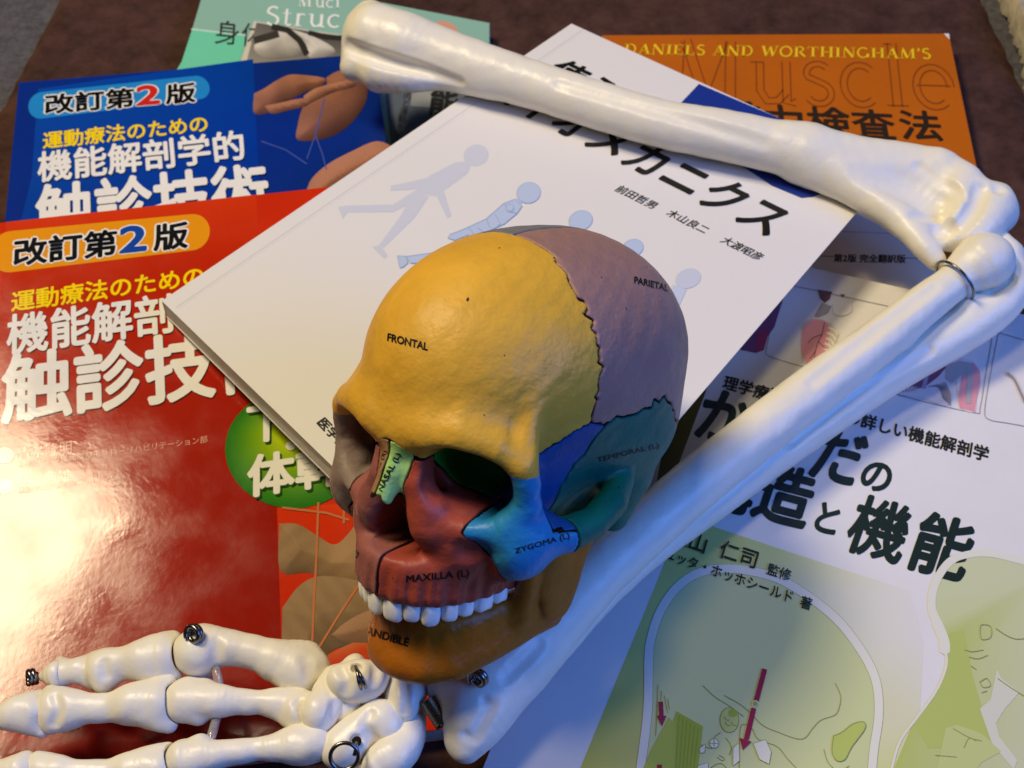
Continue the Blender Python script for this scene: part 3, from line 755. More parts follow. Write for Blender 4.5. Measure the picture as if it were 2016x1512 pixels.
bk.disc((593, 1373), 10, 10, ln, 5, ZH); bk.disc((593, 1373), 8.6, 8.6, (222, 222, 205), 6, ZH)
bk.line([(570, 1373), (617, 1373)], 1.3, ln, 7, ZH); bk.line([(593, 1350), (593, 1396)], 1.3, ln, 7, ZH)
for pl in ([(815, 1372), (885, 1350), (918, 1420), (905, 1490), (850, 1462)], [(510, 1400), (545, 1375), (540, 1420), (515, 1430)], [(700, 1400), (735, 1365), (738, 1470), (700, 1500)], [(500, 1500), (560, 1480), (560, 1560), (500, 1560)]):
    bk.poly(pl, (222, 220, 204), 6, ZH); bk.line(pl, 1.2, ln, 7, ZH, True)
ear = smooth([(1270, 1330), (1320, 1308), (1380, 1262), (1440, 1250), (1448, 1290), (1375, 1390), (1335, 1462), (1290, 1470), (1262, 1420), (1270, 1330)])
bk.poly(ear[:-1], (178, 192, 100), 5, ZH); bk.line(ear, 1.6, ln, 6, ZH)
bk.end('head_diagram')
bk.begin()
G, Wt = (178, 190, 104), (222, 220, 205)
bk.poly([(840, 300), (1000, 310), (1300, 400), (1300, 1560), (390, 1560), (520, 1250), (650, 1090), (700, 940), (712, 780), (680, 700), (620, 560), (640, 460), (700, 370)],
        [(200, 204, 160), (200, 204, 165), (200, 204, 165), (200, 200, 170), G, G, G, G, (180, 190, 110), (196, 202, 150), (198, 204, 160), (198, 204, 160), (200, 204, 160)], 2, ZJ)
bk.poly([(715, 760), (800, 740), (845, 980), (900, 1170), (990, 1320), (960, 1400), (600, 1400), (520, 1260), (650, 1100), (705, 930)], G, 3, ZJ)
bk.line(smooth([(1300, 395), (1100, 345), (960, 312), (850, 312), (740, 345), (670, 420), (628, 520), (622, 620), (650, 700), (690, 800), (695, 880)]), [14] * 20 + [16] * 20 + [20] * 10 + [0.5], Wt, 4, ZJ)
bk.line(smooth([(700, 860), (700, 950), (640, 1090), (530, 1240), (440, 1370), (385, 1560)]), 5, Wt, 4, ZJ)
bk.poly([(950, 1130), (985, 960), (1010, 1010), (1110, 1090), (1030, 1180), (980, 1260), (1000, 1340), (1100, 1470), (1080, 1520), (960, 1380), (890, 1180)], (208, 208, 190), 4, ZJ)
bk.poly([(640, 1560), (700, 1290), (760, 1270), (900, 1320), (1010, 1420), (900, 1480), (840, 1560)], (190, 198, 130), 4, ZJ)
for l in ([(805, 850), (850, 860), (910, 850)], [(830, 890), (880, 900), (935, 880)], [(840, 940), (870, 960)], [(890, 1030), (930, 1010), (950, 1050), (910, 1060), (890, 1030)], [(900, 1090), (930, 1080)],
          [(740, 1290), (830, 1340), (900, 1360)], [(800, 1400), (830, 1345), (870, 1360)], [(640, 1440), (760, 1450)], [(890, 740), (900, 710), (950, 720), (950, 780), (900, 790), (890, 740)],
          [(980, 730), (1040, 770), (1100, 790), (1180, 780)], [(990, 1010), (1060, 1060), (1140, 1110)]):
    bk.line(smooth(l), 1.5, (150, 160, 100), 6, ZJ)
bk.end('figure_diagram')
bk.begin()
mg = (150, 20, 70)
bk.line([(880, 950), (832, 1130)], 10, mg, 9, ZH); bk.line([(818, 1172), (775, 1350)], 10, mg, 9, ZH); bk.poly([(737, 1340), (805, 1362), (755, 1410)], mg, 9, ZH)
bk.disc((826, 1147), 6.5, 6.5, Wt, 9, ZH); bk.disc((826, 1147), 5, 5, (150, 165, 70), 10, ZH)
bk.end('arrow_mark')
bk.begin()
bk.line([(290, 1135), (294, 1218)], 9, mg, 9, ZH); bk.poly([(268, 1215), (322, 1215), (297, 1276)], mg, 9, ZH)
bk.end('arrow_mark')
bk.begin()
bk.line([(283, 1492), (285, 1560)], 10, mg, 9, ZH)
bk.end('arrow_mark')
bk.begin()
bk.text('理学療法士のための詳しい機能解剖学', ZG(299, 908), ZG(1812, 1328), ZG(324, 826), (30, 32, 34), .03, 3); bk.end('subtitle_lettering')
bk.begin()
ink = (16, 38, 38)
bk.char('か', (1426, 822), (104, 28), (38, -112), ink, .032); bk.char('ら', (1545, 865), (104, 28), (38, -112), ink, .032); bk.char('だ', (1652, 898), (104, 28), (38, -112), ink, .032)
bk.char('の', (1727, 936), (66, 18), (24, -68), ink, .032)
bk.char('構', (1436, 948), (112, 30), (40, -116), ink, .032); bk.char('造', (1546, 975), (112, 30), (40, -116), ink, .032); bk.char('と', (1629, 1020), (62, 17), (22, -66), ink, .032)
bk.char('機', (1733, 1042), (116, 32), (42, -118), ink, .026); bk.char('能', (1856, 1076), (118, 32), (42, -120), ink, .032)
bk.end('title_lettering')
bk.begin()
k = (26, 34, 30)
bk.char('丸山', (450, 215), (112, 37), (34, -108), k, .012, 10, ZH); bk.char('仁司', (737, 300), (112, 37), (34, -108), k, .012, 10, ZH)
bk.char('監修', (962, 400), (68, 22), (20, -70), k, .01, 10, ZH)
bk.char('ユッタ・ホッホシールド', (680, 420), (67, 23.5), (20, -72), k, .012, 10, ZH); bk.char('著', (1115, 575), (68, 22), (20, -72), k, .01, 10, ZH)
bk.end('author_lettering')
bk.begin()
gr, pkk, dm = (160, 152, 150), (222, 150, 160), (120, 68, 104)
def frame(pts, t): bk.line(smooth(pts, 3), 1.6, (150, 145, 150), 3, t, False)
frame([(640, 310), (900, 365), (1200, 430), (1420, 475)], ZG); frame([(640, 310), (600, 480), (555, 680), (565, 720), (700, 765), (900, 820)], ZG)
frame([(930, 435), (1005, 455), (1022, 480), (985, 700), (948, 920), (915, 945), (600, 875), (340, 805)], ZI)
frame([(1400, 555), (1210, 512), (1080, 475), (1055, 490), (1010, 720), (976, 930), (1000, 985), (1100, 1005), (1210, 1025), (1400, 1070)], ZI)
bk.poly([(845, 345), (928, 358), (915, 400), (885, 422), (860, 395)], (118, 84, 84), 3, ZG)
bk.poly([(975, 370), (1003, 374), (985, 395)], (118, 84, 84), 3, ZG)
bk.poly([(870, 420), (925, 440), (905, 480), (850, 505), (825, 500)], gr, 3, ZG)
bk.poly([(760, 540), (810, 510), (875, 515), (930, 545), (970, 600), (950, 650), (890, 710), (800, 770), (755, 760), (748, 640)], (205, 196, 184), 3, ZG)
bk.poly(smooth([(760, 560), (820, 515), (880, 525), (915, 560), (905, 640), (890, 700), (800, 765), (755, 710), (755, 620), (760, 560)])[:-1], pkk, 4, ZG)
for q in range(5): bk.line(smooth([(905 - 6 * q, 560 + 30 * q), (940 - 8 * q, 575 + 30 * q), (960 - 12 * q, 600 + 30 * q)]), 3.4, (235, 228, 212), 5, ZG)
for l in ([(885, 530), (870, 600), (845, 650), (825, 730)], [(870, 600), (820, 620), (790, 650)], [(850, 640), (890, 680)], [(835, 690), (800, 740)]): bk.line(smooth(l), 1.3, (110, 60, 70), 6, ZG)
bk.line(smooth([(930, 430), (935, 480), (985, 495), (1040, 470), (1040, 420), (1065, 395)]), 1.0, (185, 178, 168), 4, ZG)
bk.poly([(660, 370), (600, 560), (495, 705), (380, 680), (520, 520)], dm, 3, ZG); bk.poly([(575, 570), (540, 690), (495, 705), (505, 590)], (160, 50, 85), 4, ZG)
bk.poly(smooth([(560, 655), (620, 600), (760, 560), (840, 615), (900, 640), (945, 690), (952, 750), (930, 860), (915, 942), (830, 915), (812, 820), (800, 760), (760, 900), (600, 860), (420, 820), (440, 740), (560, 655)])[:-1], (218, 206, 206), 3, ZI)
bk.poly([(430, 770), (500, 700), (620, 620), (760, 560), (830, 612), (760, 660), (700, 730), (610, 800), (560, 790)], dm, 4, ZI)
bk.poly([(905, 640), (948, 700), (950, 760), (930, 860), (915, 940), (825, 915), (820, 840), (840, 730), (870, 690)], pkk, 4, ZI)
bk.poly([(745, 660), (830, 635), (905, 650), (900, 690), (840, 720), (780, 770), (740, 740)], (168, 166, 168), 5, ZI)
bk.line(smooth([(888, 670), (885, 780), (880, 890)]), 11, (170, 166, 168), 6, ZI); bk.line(smooth([(635, 620), (630, 720), (612, 800)]), 8, (158, 150, 170), 6, ZI)
for q in range(8):
    bk.line(smooth([(440 + 16 * q, 830 - 2 * q), (450 + 18 * q, 770 + 4 * q), (520 + 10 * q, 745 + 8 * q)]), 1.3, (120, 116, 120), 6, ZI)
    bk.line(smooth([(640 + 14 * q, 790 - 4 * q), (700 + 10 * q, 790 + 6 * q), (730 + 6 * q, 860 + 6 * q)]), 1.3, (125, 120, 122), 6, ZI)
bk.line(smooth([(1105, 705), (1150, 740), (1190, 820), (1215, 880)]), 9, (205, 196, 196), 4, ZI); bk.line(smooth([(1110, 710), (1150, 745), (1190, 825), (1215, 880)]), 4, (140, 134, 136), 5, ZI)
bk.end('cover_pictures')
bk.begin()
bk.poly([(1402, 738), (1400, 700), (1330, 760), (1290, 960), (1330, 930)], (92, 82, 8), 1); bk.end('olive_stripe')

# white biomechanics book on top
z = .044
WTL, WTR, WBL = P(1125, 46, z), P(1759, 334, z), P(318, 592, z)
bk = Book('white_book', [WTL, WTR, P(985, 1238, z), WBL], z, .0100, 'white paperback with pale blue walking figures and bold black title, under the skull', gloss('white_cover', (226, 223, 221), .38, bump2=.05, b2scale=20), kw=dict(rough=.38), shear=.0085)
ex, ey = bk.ex, bk.ey
bk.begin()
for a, c in ((.0075, (205, 203, 203)), (.0082, (232, 230, 228))):  # flat strips: the darker paints the crease's shade, the lighter its highlight
    q = [WBL + ex * a + ey * .001, WBL + ex * (a + .0007) + ey * .001, WTL + ex * (a + .0007) - ey * .001, WTL + ex * a - ey * .001]
    bk.add([p + np.array((0, 0, LAY)) for p in q], [(0, 1, 2, 3)], c)
bk.end('crease_shading')
bk.begin()
bl = (22, 50, 140)
inset = lambda p: tuple(p)
bk.poly([(1341, 202), (1376, 165), (1538, 234), (1700, 310), (1748, 334), (1640, 372), (1600, 388), (1578, 390), (1520, 366), (1420, 300), (1360, 240)], bl, 1); bk.end('blue_band')
bk.begin()
f1, f2, f3 = (204, 207, 220), (184, 199, 226), (152, 176, 216)
def wpoly(p, c, lay=1): bk.poly(p, c, lay, ZB)
bk.disc((972, 880), 25, 21, f1, 1, ZB, -.25); bk.line([(955, 900), (900, 950)], 13, f1, 1, ZB); bk.line([(1250, 1115), (1195, 1155)], 12, f2, 3, ZB)
for p in ([(905, 915), (850, 922), (700, 1000), (655, 1060), (668, 1095), (740, 1112), (830, 1050), (920, 985), (938, 950)], [(700, 1005), (600, 1030), (490, 1052), (485, 1080), (600, 1075), (670, 1062)],
          [(735, 1085), (808, 1238), (832, 1222), (785, 1070)], [(655, 1062), (500, 1160), (240, 1165), (240, 1203), (500, 1202), (690, 1112)], [(188, 1172), (242, 1165), (242, 1205), (215, 1242)],
          [(610, 1100), (540, 1230), (418, 1392), (450, 1402), (625, 1230), (705, 1110)], [(383, 1400), (432, 1388), (470, 1450), (452, 1468)]): wpoly(p, f1)
bk.disc((1270, 1093), 24, 21, f3, 3, ZB, -.25); bk.disc((1270, 1093), 23, 20, f2, 4, ZB, -.25); wpoly([(1290, 1130), (1308, 1120), (1300, 1148)], f2, 4)
o2 = [(1195, 1128), (1130, 1152), (1030, 1240), (900, 1300), (825, 1328), (812, 1350), (850, 1362), (930, 1330), (960, 1400), (1060, 1300), (1130, 1270), (1205, 1208), (1232, 1168)]
wpoly(o2, f2, 3); bk.line(o2, 1.4, f3, 4, ZB, True)
for l in ([(1130, 1152), (1155, 1200), (1205, 1208)], [(1030, 1240), (1050, 1290)], [(930, 1290), (960, 1330)], [(1080, 1215), (1110, 1270), (1070, 1300)], [(980, 1290), (1020, 1320)]): bk.line(l, 1.2, f3, 5, ZB)
bk.disc((1163, 1178), 8, 8, f3, 5, ZB); bk.disc((1163, 1178), 6.8, 6.8, f2, 6, ZB)
for p in ([(525, 1450), (575, 1452), (585, 1490), (560, 1512), (540, 1520)], [(570, 1455), (740, 1430), (800, 1480), (600, 1492)]): wpoly(p, f2, 3); bk.line(p, 1.4, f3, 4, ZB, True)
for c, col, r in (((1565, 1250), f2, 24), ((1862, 1405), f2, 21)):
    bk.disc(c, r, r * .82, f3, 2, ZB, -.3); bk.disc(c, r - 1.2, r * .82 - 1.2, col, 3, ZB, -.3); wpoly([(c[0] - 70, c[1] + 30), (c[0] + 10, c[1] + 60), (c[0] - 60, c[1] + 160), (c[0] - 150, c[1] + 120)], col, 3)
bk.disc((1355, 548), 26, 19, (200, 205, 222), 2, None, -.35); bk.poly([(1325, 560), (1352, 570), (1338, 600), (1318, 592)], (196, 206, 228), 2)
bk.end('walking_figures')
bk.begin()
blk = (14, 14, 16)
bk.char('使える', (1180, 174), (61, 29.5), (52, -35), blk, .03)
bk.char('バイオメカニクス', (1510 - 3.5 * 72.5, 432 - 3.5 * 36.5), (72.5, 36.5), (72, -49), blk, .026)
bk.end('title_lettering')
bk.begin()
for s, c in (('前田哲男', (1254, 388)), ('木山良二', (1355, 436)), ('大渡昭彦', (1462, 489))): bk.char(s, c, (19.5, 9.6), (17, -12), (40, 40, 44), .01)
bk.end('author_lettering')
bk.begin()
bk.char('医学書院', (665, 862), (17.5, 18.2), (20, -14), blk, .03); bk.end('publisher_lettering')

# ------------------------------------------------------------------ the plastic arm skeleton
bone_m = material('bone_plastic', (239, 234, 219), .34, .45, bump=.22, bscale=520, bdetail=4, mottle=.10, mscale=50, mottle_to=(234, 228, 212), bump2=.07, b2scale=110, rvar=.10)
steel = material('steel_wire', (128, 126, 126), .26, .5, metal=1.0)
dark_m = material('hole_shade', (26, 20, 16), .8, .1)  # near-black colour standing in for the shade inside drilled holes
clear_m = material('clear_tube', (235, 232, 228), .12, .5, trans=.75)
arm_base = P(1200, 1130, .03)
arm = empty('arm_skeleton', (arm_base[0], arm_base[1], .03), 'cream plastic arm and hand skeleton wired together, bent round the skull on the books', 'skeleton model')
def mm(u, v, z): return tuple(P(u, v, z * .001) * 1000)
def spline(pts, n=4):
    p = np.array(pts, float)
    if len(p) < 3: return [tuple(q) for q in p]
    q = np.vstack([2 * p[0] - p[1], p, 2 * p[-1] - p[-2]]); o = []
    for i in range(1, len(q) - 2):
        for k in range(n):
            t = k / n
            o.append(.5 * (2 * q[i] + (q[i + 1] - q[i - 1]) * t + (2 * q[i - 1] - 5 * q[i] + 4 * q[i + 1] - q[i + 2]) * t * t + (3 * q[i] - q[i - 1] - 3 * q[i + 1] + q[i + 2]) * t ** 3))
    return [tuple(a) for a in o + [p[-1]]]
def px(u, v, z, rp):
    """sphere whose outline is rp photograph pixels at pixel u, v, centre height z mm"""
    w = P(u, v, z * .001); return tuple(w * 1000) + (rp * np.linalg.norm(w - CP) / FPX * 1000,)
def bone(name, chains, blobs=(), cuts=(), k=5, h=.8, parent=None, m=None, ch_k=4, grooves=(), cups=(), rough=.22):
    """chains: lists of (u, v, z, r px); blobs: spheres blended in; cuts: spheres carved out"""
    cs = [spline([px(*q) for q in c]) for c in chains]
    bs = [px(*q) for q in blobs]; ct = [px(*q) for q in cuts]; cu = [px(*q) for q in cups]; gs = []
    wv = [(np.random.normal(0, 1, 3), random.uniform(0, 6.28), random.uniform(5, 14)) for _ in range(9)]
    def f(p):
        d = None
        for c in cs:
            e = chain(p, c)
            d = e if d is None else smin(d, e, ch_k)
        for b in bs:
            e = np.sqrt(((p - np.array(b[:3])) ** 2).sum(-1)) - b[3]
            d = e if d is None else smin(d, e, k)
        for b in ct:
            d = smax(d, -(np.sqrt(((p - np.array(b[:3])) ** 2).sum(-1)) - b[3]), 2.5)
        n = 0
        for w, ph, wl in wv: n = n + np.sin(p @ (w / np.linalg.norm(w)) * (6.28 / wl) + ph) * wl / 14
        d = d + rough * .30 * n
        for c in gs: d = smax(d, -chain(p, c), 2.4)
        for b in cu: d = smax(d, -(np.sqrt(((p - np.array(b[:3])) ** 2).sum(-1)) - b[3]), .7)
        return d
    def carve(u, v, r, dep):                        # a scoop of radius r px sunk dep mm into the surface seen at pixel u, v
        o = CP * 1000; dr = ray(u, v); t = 350.0
        for _ in range(120):
            e = f((o + dr * t)[None])[0]; t += e * .9
            if abs(e) < .02: break
        if t > 1200: return None
        rr = r * t / FPX; g = o + dr * t
        n = np.array([f((g + e)[None])[0] - f((g - e)[None])[0] for e in np.eye(3) * .5]); n /= np.linalg.norm(n) + 1e-9
        return tuple(g + n * (rr - dep)) + (rr,)
    for c in grooves:
        c2 = [q for q in (carve(*q) for q in c) if q]
        if len(c2) == 1: c2 = c2 + [tuple(np.array(c2[0]) + np.array((0, 0, .01, 0)))]
        if len(c2) > 1: gs.append(spline(c2) if len(c2) > 2 else c2)
    allp = np.array([q for c in cs for q in c] + bs)
    lo = (allp[:, :3] - allp[:, 3:]).min(0) - 4; hi = (allp[:, :3] + allp[:, 3:]).max(0) + 4
    v, q = snet(f, lo, hi, h)
    return mesh_obj(name, v * .001, q, m or bone_m, parent or arm, smooth=True)

# humerus
bone('humerus',
     [[(742, 72, 57, 62), (800, 88, 58, 60), (860, 108, 57, 55), (960, 140, 57, 50), (1060, 170, 57, 46), (1160, 202, 57, 46), (1300, 243, 57, 46), (1420, 265, 57, 49), (1520, 287, 56, 50), (1590, 304, 55, 50)],
      [(752, 138, 50, 44), (810, 150, 52, 32), (880, 150, 53, 24), (960, 165, 54, 18)],
      [(725, 60, 55, 44), (700, 130, 48, 30)],
      [(1560, 290, 56, 44), (1690, 308, 55, 38), (1780, 318, 54, 36), (1860, 336, 54, 34), (1915, 378, 53, 34)],
      [(1590, 302, 54, 46), (1720, 334, 53, 36), (1820, 360, 51, 34), (1880, 390, 50, 32)],
      [(1590, 306, 53, 46), (1700, 350, 51, 36), (1800, 396, 49, 32), (1865, 424, 48, 28)],
      [(1590, 308, 53, 44), (1690, 364, 51, 34), (1780, 425, 49, 30), (1840, 466, 47, 26)],
      [(1590, 312, 54, 42), (1690, 372, 52, 34), (1768, 430, 51, 28), (1818, 484, 50, 24), (1842, 512, 48, 20)],
      [(1876, 462, 50, 24), (1900, 470, 49, 30), (1930, 446, 50, 42), (1955, 412, 50, 42), (1962, 392, 50, 32)],
      [(1880, 380, 55, 20), (1896, 405, 56, 20), (1886, 440, 54, 18), (1876, 468, 52, 18)]],
     blobs=[(1970, 425, 47, 26), (730, 25, 60, 22), (1850, 318, 57, 18), (1900, 352, 55, 20)],
     cuts=[(1856, 446, 60, 24)], grooves=[[(684, 90, 14, 2.5), (725, 108, 16, 4.5), (780, 124, 15, 5), (840, 141, 12, 3.2), (905, 162, 9, 1.2)], [(1700, 345, 40, 1.0), (1780, 368, 48, 3.0), (1838, 396, 40, 3.2)], [(1800, 425, 10, .8), (1850, 428, 12, 1.4)], [(1855, 446, 22, 5.5), (1862, 450, 20, 6)], [(1932, 372, 15, 2.0), (1916, 410, 17, 3.0), (1890, 446, 15, 3.2)], [(1966, 372, 13, 1.6), (1955, 350, 12, 1.2)], [(1100, 165, 14, .5), (1300, 222, 16, .6), (1500, 280, 18, .6)], [(1810, 330, 12, 1.0), (1870, 365, 14, 1.6), (1893, 385, 12, 1.4)]], k=6, ch_k=6, h=.85, rough=.14)
# radius
bone('radius',
     [[(1925, 520, 50, 50), (1898, 538, 49, 40), (1872, 560, 48, 36), (1830, 592, 47, 38), (1720, 680, 45, 44), (1600, 770, 43, 49), (1480, 864, 42, 51), (1360, 962, 42, 53), (1260, 1052, 42, 54), (1170, 1138, 43, 55), (1090, 1226, 44, 60), (1020, 1290, 44, 68)],
      [(1040, 1270, 44, 60), (960, 1330, 44, 62), (905, 1345, 42, 52), (885, 1352, 40, 44)],
      [(1040, 1280, 42, 56), (985, 1370, 41, 52), (945, 1430, 40, 44), (918, 1470, 38, 30)],
      [(960, 1340, 42, 60), (925, 1400, 41, 52), (912, 1448, 39, 34)]],
     blobs=[(1945, 512, 50, 50), (1765, 668, 40, 26)], grooves=[[(1840, 565, 10, .5), (1740, 640, 14, .8), (1600, 752, 14, .7)], [(965, 1392, 12, .6), (935, 1450, 10, .9)], [(918, 1448, 4, 1.0)], [(955, 1380, 4, .8)], [(1000, 1330, 18, .6), (1060, 1270, 16, .5)]], k=5, ch_k=6, h=.8, rough=.14)
# ulna with its hooked upper end
bone('ulna',
     [[(1992, 505, 43, 24), (1998, 540, 41, 28), (1982, 582, 37, 38), (1930, 624, 34, 44), (1850, 673, 32, 45), (1739, 739, 30, 44), (1618, 824, 30, 43), (1498, 910, 30, 43), (1398, 986, 31, 42), (1290, 1072, 33, 36), (1190, 1166, 35, 32), (1110, 1260, 36, 30), (1060, 1310, 36, 34)],
      [(1985, 500, 46, 22), (1965, 470, 46, 20), (1945, 480, 45, 18)]],
     blobs=[(1990, 560, 40, 34), (1905, 600, 40, 20)], grooves=[[(1986, 548, 16, 2.5), (1955, 572, 14, 1.6)], [(1830, 690, 10, .6), (1700, 770, 11, .8), (1560, 872, 10, .7)]], k=5, ch_k=5, h=.8, rough=.13)
# elbow ring wire and the eye screw on the wrist end
ra = np.array(P(1925, 520, .050)) - np.array(P(1830, 592, .047)); ra /= np.linalg.norm(ra)
v, f = tube(ring(P(1880, 553, .0485), ra + np.array((0, 0, .12)), .0100, 40), .00065, 8, True); mesh_obj('elbow_ring', v, f, steel, arm, True)
def eye(name, u, v_, z, r, ax, wire=.0007, turns=1.7):
    v, f = tube(ring(P(u, v_, z), ax, r, 26, turns, .0013), wire, 8); return mesh_obj(name, v, f, steel, arm, True)
eye('eye_screw', 946, 1330, .0575, .0026, (-.5, -.75, .35), .0010, 2.2)
# spring between the wrist bones
sp = [P(842, 1378, .042), P(872, 1424, .040)]; d_ = sp[1] - sp[0]
v, f = tube(ring(sp[0], d_, .0026, 20, 14, np.linalg.norm(d_) / 13), .00045, 6); mesh_obj('wrist_spring', v, f, material('dull_spring', (150, 135, 105), .35, .5, metal=1.0), arm, True)

# hand: thumb, index and middle rays
Zh = 38
M1, M2, M3 = (388, 1284, Zh + 2, 45), (362, 1381, Zh - 2, 39), (366, 1496, Zh - 4, 39)      # knuckle heads
bone('metacarpal_bone', [[M1, (425, 1274, Zh + 3, 39), (480, 1280, Zh + 3, 33), (540, 1297, Zh + 2, 36), (584, 1316, Zh, 44), (596, 1322, Zh, 42)],
     [(550, 1298, Zh, 32), (604, 1282, Zh, 20), (626, 1296, Zh, 12)], [(550, 1310, Zh, 32), (590, 1352, Zh - 2, 16), (606, 1360, Zh - 2, 10)]], blobs=[(398, 1250, Zh + 2, 18), (404, 1318, Zh - 4, 20), (630, 1312, Zh, 16)],
     grooves=[[(424, 1262, 9, .3), (426, 1296, 10, .4)], [(602, 1300, 14, .5), (608, 1334, 12, .5)]], cups=[(640, 1372, Zh + 2, 42)], k=5, h=.65, rough=.3)
bone('phalanx_bone', [[(200, 1320, Zh - 3, 26), (236, 1305, Zh - 2, 25), (280, 1299, Zh - 1, 27), (322, 1294, Zh, 38)], [(216, 1314, Zh - 4, 20), (186, 1296, Zh - 3, 11)], [(216, 1318, Zh - 4, 20), (202, 1350, Zh - 6, 10)], [(280, 1292, Zh, 22), (344, 1256, Zh, 11)], [(280, 1304, Zh - 1, 22), (340, 1338, Zh - 4, 12)]],
     grooves=[[(204, 1306, 7, .5), (208, 1330, 8, .7)]], cups=[M1[:3] + (48,)], k=4, ch_k=7, h=.55, rough=.3)
bone('phalanx_bone', [[(122, 1325, Zh - 6, 21), (148, 1319, Zh - 5, 18), (176, 1320, Zh - 5, 22)], [(134, 1318, Zh - 6, 14), (120, 1300, Zh - 6, 7)], [(134, 1326, Zh - 6, 14), (117, 1346, Zh - 8, 7)], [(160, 1316, Zh - 5, 16), (184, 1292, Zh - 5, 9)], [(160, 1324, Zh - 5, 16), (182, 1352, Zh - 8, 8)]],
     cups=[(206, 1322, Zh - 3, 29)], k=3, h=.5, rough=.25)
bone('fingertip_bone', [[(86, 1331, Zh - 8, 9), (102, 1329, Zh - 7, 18), (112, 1327, Zh - 6, 26)]], cups=[(138, 1324, Zh - 5, 25)], k=3, h=.5)
bone('metacarpal_bone', [[M2, (395, 1379, Zh - 1, 36), (430, 1380, Zh, 32), (480, 1382, Zh, 25), (530, 1383, Zh, 22), (570, 1388, Zh, 26), (592, 1400, Zh, 34)], [(540, 1382, Zh, 20), (590, 1366, Zh, 12)], [(545, 1388, Zh - 1, 20), (588, 1434, Zh - 4, 12), (612, 1438, Zh - 2, 12)]],
     blobs=[(372, 1350, Zh - 1, 13), (404, 1350, Zh - 1, 10), (388, 1414, Zh - 4, 14), (612, 1378, Zh + 2, 12)], grooves=[[(588, 1384, 8, 1.0), (602, 1412, 8, 1.4)]], cups=[(650, 1394, Zh, 38)], k=4, h=.6, rough=.3)
bone('phalanx_bone', [[(106, 1396, Zh - 6, 30), (150, 1396, Zh - 5, 29), (215, 1393, Zh - 4, 28), (275, 1384, Zh - 3, 30), (312, 1384, Zh - 2, 38)], [(130, 1390, Zh - 6, 22), (100, 1362, Zh - 6, 11)], [(130, 1400, Zh - 6, 22), (98, 1430, Zh - 9, 11)], [(265, 1380, Zh - 2, 24), (332, 1342, Zh - 2, 11)], [(265, 1392, Zh - 3, 24), (334, 1430, Zh - 6, 12)]],
     grooves=[[(108, 1372, 7, .6), (114, 1396, 9, .9), (107, 1424, 7, .6)]], cups=[M2[:3] + (42,)], k=4, ch_k=7, h=.55, rough=.3)
bone('phalanx_bone', [[(-60, 1418, Zh - 9, 20), (0, 1411, Zh - 8, 22), (36, 1405, Zh - 7, 30), (60, 1402, Zh - 7, 34)], [(34, 1398, Zh - 7, 20), (80, 1370, Zh - 7, 10)], [(34, 1412, Zh - 8, 20), (82, 1442, Zh - 10, 10)]], cups=[(118, 1396, Zh - 6, 37)], k=4, h=.55, rough=.3)
bone('metacarpal_bone', [[M3, (400, 1490, Zh - 3, 32), (450, 1482, Zh - 2, 25), (505, 1475, Zh - 2, 22), (550, 1471, Zh - 2, 28), (592, 1468, Zh - 2, 38), (620, 1464, Zh - 2, 36)], [(570, 1464, Zh - 2, 24), (624, 1436, Zh - 2, 13)]], blobs=[(396, 1464, Zh - 3, 16)], k=4, h=.6, rough=.3)
bone('phalanx_bone', [[(84, 1520, Zh - 8, 26), (150, 1522, Zh - 7, 24), (240, 1520, Zh - 6, 26), (296, 1516, Zh - 5, 34), (312, 1514, Zh - 5, 36)], [(110, 1514, Zh - 8, 20), (76, 1498, Zh - 8, 13)], [(262, 1510, Zh - 5, 20), (332, 1476, Zh - 5, 11)]], cups=[M3[:3] + (43,)], k=4, ch_k=7, h=.55, rough=.3)
bone('phalanx_bone', [[(-60, 1530, Zh - 9, 24), (0, 1524, Zh - 9, 27), (40, 1520, Zh - 8, 33)]], blobs=[(56, 1494, Zh - 8, 10)], cups=[(90, 1518, Zh - 8, 32)], k=4, h=.55, rough=.3)
# wrist bones
bone('trapezium_bone', [[(694, 1322, Zh - 1, 24), (668, 1350, Zh + 1, 30), (640, 1390, Zh + 2, 34), (628, 1412, Zh + 2, 30)], [(660, 1336, Zh, 26), (640, 1360, Zh, 22)]], blobs=[(700, 1305, Zh, 16), (624, 1396, Zh + 4, 26), (640, 1432, Zh - 3, 20)], grooves=[[(650, 1335, 9, 0.55), (652, 1362, 8, 0.44)], [(658, 1388, 8, 0.44), (650, 1418, 8, 0.55)]], k=4, h=.6)
bone('scaphoid_bone', [[(682, 1340, Zh + 8, 32), (706, 1334, Zh + 8, 36), (730, 1336, Zh + 7, 34)], [(736, 1330, Zh + 2, 30), (752, 1342, Zh, 26)]], blobs=[(695, 1360, Zh + 6, 22), (668, 1336, Zh + 8, 20), (720, 1362, Zh + 4, 20)], grooves=[[(701, 1311, 9, 3.50)], [(672, 1318, 8, 0.50), (684, 1338, 8, 0.55), (680, 1362, 8, 0.50)], [(740, 1312, 8, 0.50), (738, 1345, 8, 0.55)]], k=4, h=.5)
bone('trapezoid_bone', [[(655, 1392, Zh - 2, 36), (690, 1388, Zh - 2, 34), (725, 1384, Zh - 3, 26), (746, 1380, Zh - 4, 14)]], blobs=[(672, 1412, Zh - 3, 22)], k=4, h=.6)
bone('capitate_bone', [[(672, 1468, Zh - 2, 36), (702, 1444, Zh - 1, 37), (735, 1422, Zh, 36), (754, 1420, Zh, 36)], [(752, 1412, Zh, 30), (765, 1432, Zh - 1, 30)], [(664, 1484, Zh - 3, 26), (690, 1470, Zh - 2, 28)]], grooves=[[(702, 1458, 8, 2.50)], [(728, 1405, 8, 0.55), (720, 1430, 9, 0.66), (740, 1462, 8, 0.55)]], k=4, h=.5)
